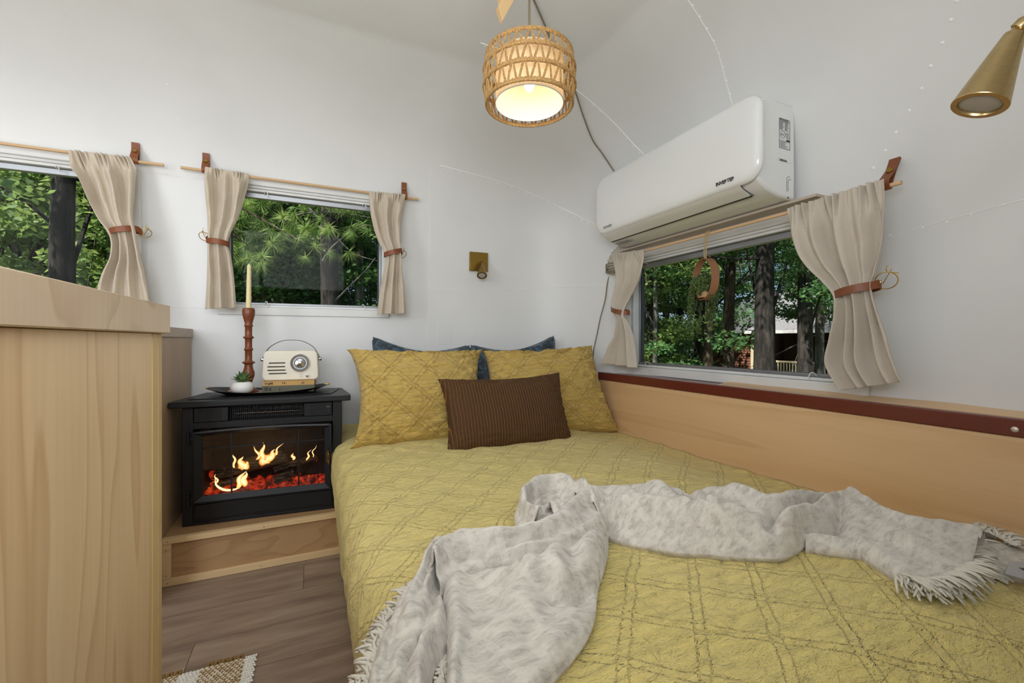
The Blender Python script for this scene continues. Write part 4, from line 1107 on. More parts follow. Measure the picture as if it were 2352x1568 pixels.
# woven care label
lb = [bp3(a, b, .030) for a, b in ((2318, 1289), (2365, 1292), (2365, 1334), (2308, 1318))]
mb = MB(); mb.v = [tuple(p) for p in lb]; mb.f = [(0, 1, 2, 3)]
lbo = mb.build('care_label', M['greylabel'], thr, smooth=False, solid=.0012, recalc=True)
def text(s, loc, size, xa, ya, mat, name, parent, depth=.0002, bold=0, align='LEFT'):
    c = bpy.data.curves.new(name, 'FONT'); c.body = s; c.size = size; c.extrude = depth; c.align_x = align; c.offset = bold
    t = bpy.data.objects.new('tmp', c); sc.collection.objects.link(t)
    dg = bpy.context.evaluated_depsgraph_get(); dg.update()
    me = bpy.data.meshes.new_from_object(t.evaluated_get(dg))
    sc.collection.objects.unlink(t); bpy.data.objects.remove(t)
    xa = xa.normalized(); za = xa.cross(ya).normalized(); ya = za.cross(xa)
    R_ = Matrix((xa, ya, za)).transposed().to_4x4()
    me.transform(R_); me.materials.clear(); me.materials.append(mat); me.name = name
    o = bpy.data.objects.new(name, me); link(o, parent, Vector(loc)); return o
lx = (lb[0] - lb[1]).normalized(); ly = (lb[2] - lb[1]).normalized()
ln = (lb[1] - lb[0]).cross(lb[3] - lb[0]); ln = ln if ln.z > 0 else -ln; ln.normalize()
text('P HOME', lb[1].lerp(lb[2], .38) + lx * .002 + ln * .0022, .010, lx, -ly if ((lx.cross(-ly)).dot(ln) > 0) else ly, M['ink'], 'label_lettering', thr)
# ------------------------------------------------------------------ curtains, rods, straps, ties
def curtain(rows, X=None, Y=None, folds=4.5, amp=.022, waist=.5, mat=None, label='', seed=0, skew=.5, hem=True, group=None, pinch=2):
    P = (lambda a, b, d: onX(a, b, X - d)) if X else (lambda a, b, d: onY(a, b, Y - d))
    nrm = Vector((-1, 0, 0)) if X else Vector((0, -1, 0))
    Ls = [tuple(P(r[0], r[1], .0)) for r in rows]; Rs = [tuple(P(r[2], r[3], .0)) for r in rows]
    NVc, NUc = 110, 110
    def f(i, j):       # i down, j across
        a = Vector(cr(Ls, i)); b = Vector(cr(Rs, i))
        wst = math.exp(-((i - waist) / .13) ** 2)
        top = 1 - sst(0, .16, i)
        s = j
        ph = folds * 2 * PI * s + .8 * math.sin(i * 3 + seed) + 1.3 * nz(i * 2.2, seed, s)
        o1 = math.sin(ph); o1 = math.copysign(abs(o1) ** .75, o1)
        o = amp * (.75 - .35 * wst) * o1 + amp * .45 * math.sin(ph * .53 + seed + i * 2)
        # pinch pleats near the top: flat cloth with grouped tight folds
        if top > 0:
            g = 0
            for k in range(pinch):
                c = (k + .55) / pinch
                g += math.exp(-((s - c) / .10) ** 2) * math.sin((s - c) * 2 * PI * 14)
            o = o * (1 - top) + top * (.016 * g + .004)
        o += .004 * nz(s * 9, i * 10, seed) * (1 - .5 * top)
        # sideways crowding of the folds
        s2 = s + (.035 * math.sin(2 * ph) / folds)
        s2 = min(max(s2, 0), 1)
        p = a.lerp(b, s2)
        lift = .010 + .012 * (1 - top) + .020 * wst
        return p + nrm * (o + lift)
    o = MB().grid(f, NVc, NUc).build('curtain', mat, None, sangle=0, solid=.0014, solid_off=0)
    tag(o, label, 'curtain', group)
    return f, Ls, Rs, nrm
def tie(f, Ls, Rs, nrm, iw, side, label, rpx, X=None, Y=None, wd=.022, ring=.020, slope=.0):
    # leather band wrapped round the gathered waist, ring at one side, hook on the wall
    a = Vector(cr(Ls, iw)); b = Vector(cr(Rs, iw)); ctr = (a + b) / 2; hw_ = (b - a).length / 2 + .004; ax = (b - a).normalized()
    t = thing('curtain_tie', ctr, label, 'curtain tie')
    fr_ = [f(iw, j / 40) for j in range(41)]
    dmax = max((p - a).dot(nrm) for p in fr_) + .004
    P_ = (lambda q: onX(q[0], q[1], X - .02)) if X else (lambda q: onY(q[0], q[1], Y - .02))
    rp = P_(rpx)
    mb = MB(); n = 48
    end = a if side < 0 else b; oth = b if side < 0 else a
    # path: from ring, across the front of the curtain, round the far edge, back behind
    path = [rp + nrm * .004, end + (end - oth).normalized() * .004 + nrm * (dmax * .62), end.lerp(oth, .3) + nrm * (dmax + .001), end.lerp(oth, .7) + nrm * (dmax + .001), oth + (oth - end).normalized() * .004 + nrm * dmax * .55, oth.lerp(end, .12) + nrm * .004, end.lerp(oth, .1) + nrm * .003, rp + nrm * .0]
    pts = smooth_path(path, n)
    for i, p in enumerate(pts):
        tg = (pts[min(i + 1, n - 1)] - pts[max(i - 1, 0)]).normalized()
        up = Vector((0, 0, 1)); up = (up - tg * up.dot(tg)).normalized(); th = tg.cross(up)
        w2 = wd / 2 * (1 if 3 < i < n - 4 else .75)
        for aa, bb in ((-1, -1), (1, -1), (1, 1), (-1, 1)): mb.v.append(tuple(p + up * w2 * aa + th * .0011 * bb))
    mb.f = [(i * 4 + k, i * 4 + (k + 1) % 4, i * 4 + 4 + (k + 1) % 4, i * 4 + 4 + k) for i in range(n - 1) for k in range(4)] + [(3, 2, 1, 0), (n * 4 - 4, n * 4 - 3, n * 4 - 2, n * 4 - 1)]
    mb.build('strap', M['leather'], t, recalc=True)
    rc = rp + (end - oth).normalized() * ring * .7 + nrm * .004
    tang = (end - oth).normalized()
    v2 = (Vector((0, 0, 1)) * .8 + nrm * .6).normalized()
    MB().tube([rc + tang * ring * math.cos(q * PI / 14) + v2 * ring * math.sin(q * PI / 14) for q in range(28)], .0014, 6, closed=True).build('ring', M['gold'], t)
    MB().tube([rp + nrm * .006 + Vector((0, 0, 1)) * .005 * math.cos(q * PI / 8) + tang * .005 * math.sin(q * PI / 8) for q in range(16)], .0012, 6, closed=True).build('eyelet', M['gold'], t)
    hk = rc + tang * ring * .2 + Vector((0, 0, ring * .85))
    MB().tube(smooth_path([hk - nrm * .05, hk - nrm * .006, hk + nrm * .008, hk + nrm * .012 + Vector((0, 0, .012)), hk + nrm * .004 + Vector((0, 0, .016))], 14), .0014, 6).tube([hk - nrm * .002 + tang * .006 + Vector((0, 0, .005)), hk + nrm * .004 - tang * .012 - Vector((0, 0, .030))], .0012, 6).build('wall_hook', M['gold'], t)
    return t
YR = 2.275
c1 = curtain([(158, 347, 302, 363), (173, 390, 316, 393), (195, 420, 315, 425), (216, 470, 314, 465), (237, 508, 314, 502), (262, 546, 321, 540), (260, 590, 330, 592), (240, 628, 341, 634), (228, 670, 350, 680), (222, 730, 360, 735)],
    Y=YR, folds=3.5, amp=.024, waist=.5, mat=M['linen'], label='beige linen curtain at the right side of the far left window, above the near countertop', seed=1, group='linen curtains', pinch=3)
tie(*c1, .53, 1, 'tan leather tie round the curtain of the far left window', (326, 537), Y=YR)
c2 = curtain([(471, 385, 573, 401), (473, 412, 570, 425), (475, 450, 562, 452), (480, 500, 549, 500), (482, 546, 527, 556), (479, 600, 533, 592), (476, 650, 540, 645), (472, 710, 545, 708)],
    Y=YR, folds=2.6, amp=.022, waist=.56, mat=M['linen'], label='beige linen curtain left of the window behind the candle', seed=2, group='linen curtains', pinch=2)
tie(*c2, .60, -1, 'tan leather tie on the curtain left of the window behind the candle', (479, 545), Y=YR)
c3 = curtain([(847, 441, 930, 448), (848, 470, 926, 475), (853, 505, 920, 505), (866, 550, 918, 548), (884, 593, 918, 585), (879, 632, 921, 625), (872, 672, 926, 665), (866, 722, 931, 720)],
    Y=YR, folds=2.6, amp=.022, waist=.56, mat=M['linen'], label='beige linen curtain between the candle window and the small brass wall lamp', seed=3, group='linen curtains', pinch=2)
tie(*c3, .55, 1, 'tan leather tie on the curtain nearest the small brass wall lamp', (918, 586), Y=YR)
XR = 1.455
c4 = curtain([(1408, 583, 1483, 574), (1412, 610, 1489, 603), (1418, 650, 1480, 645), (1412, 690, 1462, 685), (1420, 713, 1450, 722), (1427, 735, 1453, 740), (1420, 770, 1461, 775), (1406, 800, 1466, 808), (1394, 834, 1471, 844)],
    X=XR, folds=2.6, amp=.026, waist=.5, mat=M['linen2'], label='pale linen curtain in the corner under the left end of the air conditioner', seed=4, group='linen curtains', pinch=2)
tie(*c4, .485, -1, 'tan leather tie on the curtain under the air conditioner', (1416, 703), X=XR, ring=.012)
c5 = curtain([(1814, 480, 2036, 412), (1820, 525, 2042, 480), (1838, 578, 2042, 540), (1866, 616, 2036, 590), (1905, 650, 2030, 630), (1936, 684, 2028, 660), (1934, 725, 2040, 715), (1924, 775, 2056, 770), (1914, 835, 2076, 835), (1948, 895, 2092, 874)],
    X=XR, folds=4.2, amp=.024, waist=.56, mat=M['linen2'], label='largest pale linen curtain, right of the right-hand window', seed=5, group='linen curtains', pinch=3)
tie(*c5, .545, 1, 'tan leather tie with a big brass ring on the largest curtain', (2020, 649), X=XR, ring=.026)
def rod(p0, p1, label, mat, r=.0062):
    o = MB().tube([p0, p1], r, 14).build('curtain_rod', mat, None); return tag(o, label, 'curtain rod', 'wooden curtain rods')
rz = 1.614
rod(Vector((-2.1, YR, rz)), Vector((onY(376, 379, YR).x, YR, rz)), 'wooden curtain rod over the far left window', M['dowel'])
rod(Vector((onY(415, 383, YR).x, YR, rz)), Vector((onY(961, 457, YR).x, YR, rz)), 'wooden curtain rod over the window behind the candle', M['dowel'])
rod(Vector((XR + .012, .64, 1.311)), Vector((XR + .012, 1.94, 1.311)), 'wooden curtain rod under the air conditioner over the right window', M['dowely'])
def strap(p, nrm, along, label, H_=.080, wd=.026, wall=.018):
    # folded leather loop: hangs from a brass screw and carries the rod
    t = thing('rod_strap', p, label, 'strap', 'leather curtain rod straps')
    up = Vector((0, 0, 1))
    path = [p + up * H_ - nrm * (wall - .010), p + up * H_ * .6 - nrm * (wall * .5), p + up * .016 + nrm * .0085, p + nrm * .0095, p - up * .0095, p - nrm * .0095, p + up * .016 - nrm * .012, p + up * H_ * .62 - nrm * (wall * .5 + .004), p + up * (H_ - .002) - nrm * (wall - .005)]
    pts = smooth_path(path, 44); mb = MB()
    for i, q in enumerate(pts):
        tg = (pts[min(i + 1, 43)] - pts[max(i - 1, 0)]).normalized(); th = tg.cross(along).normalized()
        for aa, bb in ((-1, -1), (1, -1), (1, 1), (-1, 1)): mb.v.append(tuple(q + along * wd / 2 * aa + th * .0014 * bb))
    mb.f = [(i * 4 + k, i * 4 + (k + 1) % 4, i * 4 + 4 + (k + 1) % 4, i * 4 + 4 + k) for i in range(43) for k in range(4)] + [(3, 2, 1, 0), (172, 173, 174, 175)]
    mb.build('leather_loop', M['leather'], t, recalc=True)
    MB().lathe([(.0085, -.004), (.0085, .002), (.007, .0038), (.003, .0042), (0, .0036)], p + up * H_ * .55 - nrm * (wall * .40) + nrm * .004, 20, (nrm + up * .35)).build('brass_screw', M['brass'], t)
for px, py, lb_ in ((309, 371, 'tan leather strap holding the right end of the rod over the far left window'), (472, 391, 'tan leather strap at the left end of the rod over the candle window'), (929, 453, 'tan leather strap at the right end of the rod over the candle window')):
    q = onY(px, py, YR); strap(Vector((q.x, YR, rz)), Vector((0, -1, 0)), Vector((1, 0, 0)), lb_)
q = onX(2034, 415, XR + .012); strap(Vector((XR + .012, q.y, 1.311)), Vector((-1, 0, 0)), Vector((0, -1, 0)), 'tan leather strap at the right end of the rod by the largest curtain', .088, .026, .058)
# ------------------------------------------------------------------ air conditioner on its board
ac = thing('air_conditioner', (1.40, 1.37, 1.355), 'long white wall air conditioner above the right window, with small black lettering', 'air conditioner')
AY0, AY1 = .932, 1.812
prof = [(1.505, 1.690), (1.345, 1.686), (1.322, 1.672), (1.306, 1.64), (1.300, 1.50), (1.300, 1.435), (1.318, 1.405), (1.360, 1.378), (1.42, 1.360), (1.505, 1.355)]
mb = MB()
def acp_(x, z, y): return Vector((x, y, z))
mb.prism([(x, z - .008 * (z > 1.6)) for x, z in prof], acp_, AY0 + .021, AY1 - .006)
mb.build('body', M['acwhite'], ac, bevel=.010, seg=4, recalc=True)
# front panel: rounded rectangle, softly crowned
def rrect(y0, y1, z0, z1, r, n=8):
    P = []
    for cy, cz_, a0 in ((y1 - r, z1 - r, 0), (y0 + r, z1 - r, 90), (y0 + r, z0 + r, 180), (y1 - r, z0 + r, 270)):
        for i in range(n + 1):
            a = math.radians(a0 + 90 * i / n); P.append((cy + r * math.cos(a), cz_ + r * math.sin(a)))
    return P
def pan_x(y, z): return .012 * ((z - 1.54) / .15) ** 2
rg = []
for ins, X_ in ((.004, 1.3085), (0, 1.303), (.001, 1.297), (.006, 1.290), (.014, 1.2855), (.03, 1.2835), (.10, 1.2820)):
    rg.append([Vector((X_ + pan_x(y, z), y, z)) for y, z in rrect(AY0 - .004 + ins, AY1 + .004 - ins, 1.398 + ins, 1.684 - ins, max(.062 - ins * .5, .02))])
mb = MB(); n = len(rg[0])
for r in rg: mb.v += [tuple(p) for p in r]
mb.f = [(i * n + k, i * n + (k + 1) % n, (i + 1) * n + (k + 1) % n, (i + 1) * n + k) for i in range(len(rg) - 1) for k in range(n)] + [tuple((len(rg) - 1) * n + k for k in range(n)), tuple(range(n))[::-1]]
mb.build('front_panel', M['acwhite'], ac, recalc=True, sangle=60)
def acx(z): return 1.2818 + pan_x(0, z)
# vane under the panel, with a dark slot behind it
vp_ = [(1.2965, 1.436), (1.2985, 1.418), (1.312, 1.4015), (1.334, 1.388), (1.362, 1.3745)]
vq = [(x + .0, z - .0028) for x, z in vp_]
mb = MB(); mb.prism(vp_ + [(x + .003, z + .003) for x, z in vp_][::-1], acp_, 1.015, 1.775)
mb.v = [(x - .0025, y, z - .0042) for x, y, z in mb.v]
mb.build('air_vane', M['acvane'], ac, bevel=.0008, recalc=True)
box('outlet_slot', M['black_dark'], 1.360, 1.3690, 1.012, 1.778, 1.3690, 1.3725, ac, 0)
mb = MB(); mb.tube(smooth_path([(1.298, 1.011, 1.424), (1.312, 1.0105, 1.3955), (1.336, 1.009, 1.3830), (1.366, 1.004, 1.3700)], 10), .0011, 6)
mb.build('outlet_edge', M['ink'], ac)
XA, YA = Vector((0, -1, 0)), Vector((0, 0, 1))
q = onX(1643, 428, acx(1.44)); text('INVERTER', (acx(q.z) - .0006, q.y, q.z), .0165, XA, YA, M['ink'], 'panel_lettering', ac, bold=.0006)
q = onX(1385, 526, acx(1.44)); text('PIONEER', (acx(q.z) - .0008, q.y, q.z), .0165, XA, YA, M['grey_ink'], 'panel_lettering', ac, bold=.0001)
def side(px, py): return onY(px, py, AY0 + .021)
SX, SYY = Vector((1, 0, 0)), Vector((0, 0, 1))
def sidebox(nm, mt, px0, py0, px1, py1, d, par=ac):
    a = side(px0, py0); b = side(px1, py1)
    return MB().box(a.x, b.x, a.y - d, a.y - d + .0005, b.z, a.z).build(nm, mt, par, smooth=False)
YS = AY0 + .021
sidebox('rating_label', M['paper'], 1789, 270, 1814, 346, .0008)
a_ = side(1789, 270); b_ = side(1814, 346)
LW, LH = b_.x - a_.x, a_.z - b_.z
bm_ = MB(); yl = YS - .0010
def lrect(u0, u1, v0, v1, mb): mb.box(a_.x + LW * u0, a_.x + LW * u1, yl - .0002, yl, a_.z - LH * v1, a_.z - LH * v0)
for r_ in ((0, 1, 0, .012), (0, 1, .988, 1), (0, .03, 0, 1), (.97, 1, 0, 1), (0, 1, .10, .112), (0, 1, .735, .745), (.66, .95, .675, .73)): lrect(*r_, bm_)
random.seed(11)
for k in range(20):
    v = .125 + k * .018
    if k < 15: lrect(.05, .05 + random.uniform(.25, .4), v, v + .007, bm_); lrect(.50, .5 + random.uniform(.2, .44), v, v + .007, bm_)
for k in range(9): lrect(.62, .62 + random.uniform(.2, .32), .44 + k * .024, .447 + k * .024, bm_)
for k in range(9): lrect(.08, .08 + random.uniform(.4, .8), .765 + k * .024, .772 + k * .024, bm_)
tag(bm_.build('label_print', M['ink'], ac, smooth=False), kind='stuff')
text('PIONEER', (a_.x + LW * .06, yl, a_.z - LH * .088), LW * .205, SX, SYY, M['ink'], 'label_lettering', ac, bold=.0002)
cc = Vector((a_.x + LW * .32, yl - .0001, a_.z - LH * .53))
MB().tube([cc + Vector((math.cos(k * PI / 12) * LW * .22, 0, math.sin(k * PI / 12) * LW * .22)) for k in range(24)], .0006, 5, closed=True).build('approval_mark', M['ink'], ac)
text('ETL', cc + Vector((-LW * .15, 0, -LW * .08)), LW * .19, SX, SYY, M['ink'], 'label_lettering', ac)
sidebox('barcode_label', M['paper'], 1786, 362, 1815, 376, .0008)
p0_, p1_ = side(1790, 364), side(1806, 373)
bc = MB(); x = p0_.x
random.seed(2)
while x < p1_.x:
    wd = random.choice((.0008, .0012, .002)); bc.box(x, x + wd, yl - .0002, yl, p1_.z, p0_.z); x += wd + random.choice((.0008, .0014))
tag(bc.build('barcode', M['ink'], ac, smooth=False), kind='stuff')
for (xo, zo, s_) in ((1812, 407, 1), (1815, 413, .8)):
    a0 = side(xo, zo); mb = MB()
    P = [a0 + Vector((.004, 0, .001)), a0 + Vector((-.006, 0, 0)), a0 + Vector((-.011, 0, -.007)), a0 + Vector((-.012, 0, -.03 * s_)), a0 + Vector((-.011, 0, -.05 * s_))]
    mb.tube(smooth_path([p - Vector((0, .0002, 0)) for p in P], 20), .0008, 5); mb.build('cover_seam', M['grey_ink'], ac)
MB().lathe([(.003, 0), (.003, .0008), (0, .0008)], side(1810, 454) , 10, Vector((0, -1, 0))).build('screw', M['ink'], ac)
sidebox('caution_label', M['paper'], 0, 0, 1, 1, 0) if False else None
cl = MB()
for k in range(5): cl.box(1.385 + k * .006, 1.387 + k * .006, 1.68 - (k % 2) * .02, 1.78, 1.3655 - k * .0012 - .0025, 1.3660 - k * .0012 - .0020)
tag(cl.build('caution_print', M['grey_ink'], ac, smooth=False), kind='stuff')
board = tag(box('mounting_board', wood('board_greige', 'bfb0a0', '9c8b7a', 'Y', 5, 10, 3, .4, .5), 1.476, 1.55, .868, 1.86, 1.343, 1.3525, None, .001), 'thin wooden board under the white air conditioner', 'board')
# drain hose with a coil of cable at the left end of the air conditioner
hz = thing('drain_hose', (1.40, 1.93, 1.2), 'grey ribbed hose wrapped with cable below the left end of the air conditioner', 'hose')
hp0, hp1, hp2 = onX(1432, 575, 1.43), onX(1412, 600, 1.43), onX(1409, 627, 1.43)
hp0 = onY(1435, 572, 1.86); hp1 = onY(1414, 592, 1.91); hp2 = onY(1409, 628, 1.93)
pth = smooth_path([hp0 + Vector((0, -.04, .02)), hp0, hp1, hp2], 60)
MB().tube(pth, [.033 + .0022 * math.sin(i * 1.6) for i in range(60)], 20).build('hose', plain('grey_tape', 'b9b1a6', .6), hz)
cablem = plain('khaki_cable', '80745f', .6)
mb = MB()
for k in range(5):
    c = hp2 + Vector((0, .0, .004 + k * .0105))
    mb.tube([c + Vector((.040 * math.cos(a * PI / 16), .040 * math.sin(a * PI / 16), .004 * math.sin(a * PI / 16 + k))) for a in range(32)], .0034, 6, closed=True)
tag(mb.build('cable_coil', cablem, hz), kind='stuff')
# lamp cable across the dome, behind the air conditioner and down the corner
ins = lambda p, d=.008: p + sh_normal(p) * d
cp1 = [ins(on_shell(a, b)) for a, b in ((1225, -8), (1246, 40), (1264, 84), (1295, 150), (1322, 208), (1340, 262), (1362, 318), (1386, 352), (1419, 402), (1440, 430))]
cb = thing('power_cable', cp1[0], 'khaki cable running from the ceiling hook across the dome and down the corner', 'cable')
MB().tube(smooth_path(cp1, 90), .0034, 8).build('cable', cablem, cb)
cp2 = [onY(1401, 590, 1.97), onY(1398, 608, 1.975), onY(1402, 622, 1.975), onY(1395, 650, 1.985), onY(1390, 688, 1.99), onY(1379, 730, 1.995), onY(1372, 765, 2.0), onY(1364, 802, 2.02), onY(1361, 830, 2.04)]
MB().tube(smooth_path(cp2, 60), .0034, 8).build('cable', cablem, cb)
# ------------------------------------------------------------------ woven pendant lamp
LC = Vector((.575, 1.134, 0)); LZ0, LZ1 = 1.562, 1.706
def lr(z):
    t = (z - LZ0) / (LZ1 - LZ0); return .1195 + .0135 * math.sin(PI * (.04 + .92 * t)) ** .55 - .001 * t
pl2 = thing('pendant_lamp', (LC.x, LC.y, LZ0), 'round woven paper-rope pendant lamp with a lit bulb hanging from the ceiling', 'lamp')
tz = [LZ0 + .003, LZ0 + .050, LZ0 + .097, LZ1 - .003]
def ring_pts(z, r, n=150, wob=0): return [Vector((LC.x + (r + wob * math.sin(k * 1.9)) * math.cos(2 * PI * k / n), LC.y + (r + wob * math.sin(k * 1.9)) * math.sin(2 * PI * k / n), z + wob * math.cos(k * 1.9))) for k in range(n)]
for i, z in enumerate(tz):
    mb = MB(); mb.tube(ring_pts(z, lr(z), 220, .0006), .0046, 8, closed=True)
    mb.tube(ring_pts(z + (.0045 if i < 3 else -.0045), lr(z) + .001, 220, .0014), .0028, 6, closed=True)
    mb.build('woven_ring', M['jute'], pl2)
mb = MB(); NZG = 25
for t_ in range(3):
    z0, z1 = tz[t_] + .004, tz[t_ + 1] - .003
    for k in range(NZG):
        a0 = 2 * PI * (k + .25 * t_) / NZG; a1 = a0 + PI / NZG * .92
        for (aa, ab) in ((a0 - .004, a1 - .026), (a0 + .020, a1 - .002), (a0 + 2 * PI / NZG - .034, a1 + .034), (a0 + 2 * PI / NZG - .066, a1 + .002 + .030)):
            pts = []
            for s in range(5):
                q = s / 4; z = z0 + (z1 - z0) * q; a = aa + (ab - aa) * q; r = lr(z) + random.uniform(-.0006, .0006)
                pts.append((LC.x + r * math.cos(a), LC.y + r * math.sin(a), z))
            mb.tube(pts, .0019, 5, caps=False)
tag(mb.build('rope_lattice', M['jute'], pl2), kind='stuff')
shm = Mt('white_shade_cloth', 'efe6d4', .8)
t_ = shm.n('BsdfTranslucent'); t_.inputs[0].default_value = lin('f3e6cc'); x_ = shm.n('MixShader'); x_.inputs[0].default_value = .45
shm.L.new(shm.b.outputs[0], x_.inputs[1]); shm.L.new(t_.outputs[0], x_.inputs[2]); shm.L.new(x_.outputs[0], shm.out.inputs[0]); shm = shm.m
sh_ = MB().lathe([(.0985, LZ0 + .006), (.0985, LZ1 - .010), (.012, LZ1 - .010), (.012, LZ1 - .0115), (.0970, LZ1 - .0115), (.0970, LZ0 + .006)], LC, 64, cap=False).build('inner_shade', shm, pl2, sangle=50)
MB().tube(ring_pts(LZ0 + .006, .0985, 80), .0018, 6, closed=True).build('shade_rim', M['frame'], sh_)
bz = LZ1 - .012
MB().lathe([(.016, bz), (.016, bz - .022), (.013, bz - .026), (0, bz - .026)], LC, 20).build('bulb_socket', M['frame'], pl2)
bulb = MB().lathe([(.011, bz - .026), (.013, bz - .036), (.0165, bz - .052), (.0170, bz - .066), (.013, bz - .080), (.005, bz - .090), (0, bz - .092)], LC, 24).build('bulb', emit('lit_bulb', 'ffe2a8', 7), pl2)
MB().tube([(LC.x, LC.y, bz + .001), (LC.x, LC.y, 2.047)], .0035, 8).build('cord', cablem, pl2)
MB().lathe([(0, 2.03), (.02, 2.032), (.03, 2.048), (0, 2.049)], (LC.x, LC.y, 0), 20).build('ceiling_hook', M['frame'], pl2)
light('lamp_bulb_light', 'POINT', (LC.x, LC.y, bz - .105), .75, (1, .87, .68), size=.02)
# wooden block hanging at the ceiling
q = [onY(*p, 1.05) for p in ((1143, 2), (1152, 17), (1156, 46), (1180, 0), (1150, -40))]
mb = MB(); 
f_ = [(p.x, p.z) for p in (onY(1155, 47, 1.08), onY(1144, 14, 1.08), onY(1150, 5, 1.08), onY(1140, -60, 1.08), onY(1215, -60, 1.08), onY(1181, 0, 1.08))]
mb.prism(f_, lambda a, b, d: Vector((a, 1.08 + d, b)), 0, .018)
tag(mb.build('wooden_bracket', wood('bracket_ply', 'c9a878', 'a5834f', 'Z', 6, 10, 3, .3, .5), None, bevel=.0008, recalc=True), 'small pointed plywood piece at the ceiling left of the pendant lamp', 'bracket')
# ------------------------------------------------------------------ brass wall lamps
def cone_lamp(t, tip, base, r0, r1, mat, lens=True, knuckle=True):
    ax = (base - tip); L = ax.length; ax.normalize()
    MB().lathe([(0, 0), (r0 * .8, 0), (r0, .002), (r1, L - .001), (r1 * .985, L), (r1 * .78, L), (r1 * .74, L - .004), (0, L - .005)], tip, 48, ax).build('cone_shade', mat, t, sangle=30)
    MB().lathe([(r1 * .74, L - .0035), (r1 * .6, L - .002), (r1 * .3, L - .0012), (0, L - .001)], tip, 32, ax).build('lens', Mt('lamp_lens', 'c9c2b8', .12, 0, Transmission_Weight=.3).m, t)
pw_ = on_shell(1098, 602); nW = sh_normal(pw_); nW.z = 0; nW.normalize()
wl = thing('wall_lamp', pw_, 'small brass wall lamp with a square plate, above the pillows', 'wall lamp', 'brass reading lamps')
tgn = Vector((-nW.y, nW.x, 0)); 
if tgn.dot(Vector((1, 0, 0))) < 0: tgn = -tgn
hs = .054
MB().box(-hs, hs, -hs, hs, -.004, .020, lambda p: pw_ + tgn * p.x + Vector((0, 0, p.y)) + nW * p.z).build('back_plate', M['brushed_far'], wl, bevel=.0012, recalc=True)
tp0 = pw_ + tgn * .008 + nW * .045 + Vector((0, 0, -.001))
d_ = dr(1107, 633).normalized(); bs = E0 + d_ * ((tp0 - E0).length - .075)
cone_lamp(wl, tp0, bs, .006, .0285, M['brushed_far'])
MB().tube([pw_ + tgn * .008 + nW * .019 + Vector((0, 0, .004)), tp0 + Vector((0, 0, .004))], .0035, 10).build('arm', M['brass'], wl)
# second one, close on the right
DB, DT = dr(2249, 243), dr(2331, 78)
b2 = E0 + DB * .655; t2_ = E0 + DT * .645
wl2 = thing('wall_lamp', (1.05, -.2, 1.35), 'large-looking brass cone reading lamp close to the camera at the upper right', 'wall lamp', 'brass reading lamps')
cone_lamp(wl2, t2_, b2, .0125, .0330, M['brushed'])
k0 = E0 + dr(2337, 66) * .643; k1 = E0 + dr(2346, 56) * .640; k2 = E0 + dr(2400, 30) * .63
up_ = (t2_ - b2).normalized()
MB().tube([t2_ - up_ * .001, t2_ + up_ * .010], [.0085, .0065], 14).build('knuckle', M['brushed'], wl2)
MB().tube([k0 - (k2 - k0) * .05, k0, k1, k2], [.004, .0095, .0100, .0100], 20).build('arm', M['brushed'], wl2)
wy = -.236
MB().tube(smooth_path([k2, k2 + (k2 - k1) * .8, Vector((1.02, .05, 1.40)), Vector((1.02, wy + .02, 1.36))], 24), .0095, 14).build('arm_extension', M['brushed'], wl2)
box('back_plate', M['brushed'], .965, 1.075, wy, wy + .02, 1.305, 1.415, wl2, .001)
# ------------------------------------------------------------------ hanging planter in the window
hc = onX(1620, 641, 1.450)
hpnt = thing('hanging_planter', (hc.x, hc.y, hc.z - .09), 'trailing green plant in a tan leather ring hung in front of the right window', 'hanging plant')
rng = []
for k in range(41):
    a = math.radians(-90 + 28 + (360 - 56) * k / 40); 
    rng.append(k)
lth = plain('pale_leather', '9a6b4c', .6, 0, .12)
# a leather ring seen a little from the side, straps crossing at the top
mb = MB(); Rr = .085; adir = Vector((-.35, -1, 0)).normalized(); wdir = Vector((1, -.35, 0)).normalized()
n = 60
for k in range(n):
    a = 2 * PI * k / n
    rad = Rr * (1.0 + .08 * math.cos(2 * a + PI))
    c = hc + adir * rad * .80 * math.sin(a) + Vector((0, 0, 1)) * rad * 1.06 * math.cos(a)
    nr = (adir * math.sin(a) + Vector((0, 0, 1)) * math.cos(a)).normalized()
    for w_, h_ in ((-.016, -.0012), (.016, -.0012), (.016, .0012), (-.016, .0012)): mb.v.append(tuple(c + wdir * w_ + nr * h_))
mb.f = [(i * 4 + k, i * 4 + (k + 1) % 4, ((i + 1) % n) * 4 + (k + 1) % 4, ((i + 1) % n) * 4 + k) for i in range(n) for k in range(4)]
mb.build('leather_ring', lth, hpnt, recalc=True)
topc = hc + Vector((0, 0, Rr * 1.12)); rodp = Vector((XR + .012, topc.y, 1.311))
for s_ in (-1, 1):
    MB().tube(smooth_path([topc + adir * .006 * s_ - Vector((0, 0, .012)), topc + adir * .008 * s_ + Vector((0, 0, .03)), rodp + Vector((-.011, 0, -.004)) + adir * .008 * s_, rodp + Vector((-.004, 0, .0105)) + adir * .008 * s_, rodp + Vector((.010, 0, .004)) + adir * .008 * s_], 24), .0026, 6).build('hanging_cord', plain('beige_cord', 'b39a72', .8), hpnt)
pot_c = hc + Vector((0, 0, -.075))
MB().lathe([(0, 0), (.026, 0), (.033, .010), (.037, .055), (.034, .055), (.031, .045), (0, .045)], pot_c, 20).build('inner_pot', plain('birch_pot', 'c9a57e', .6), hpnt)
vine = Mt('trailing_leaf', '38502c', .5); vn = vine.noise(vine.co((200, 200, 200)), 1, 2); vine.color(vine.ramp(vn, [(.35, '22331a'), (.65, '5f7536')])); vine = vine.m
random.seed(21); mb = MB(); stem = MB()
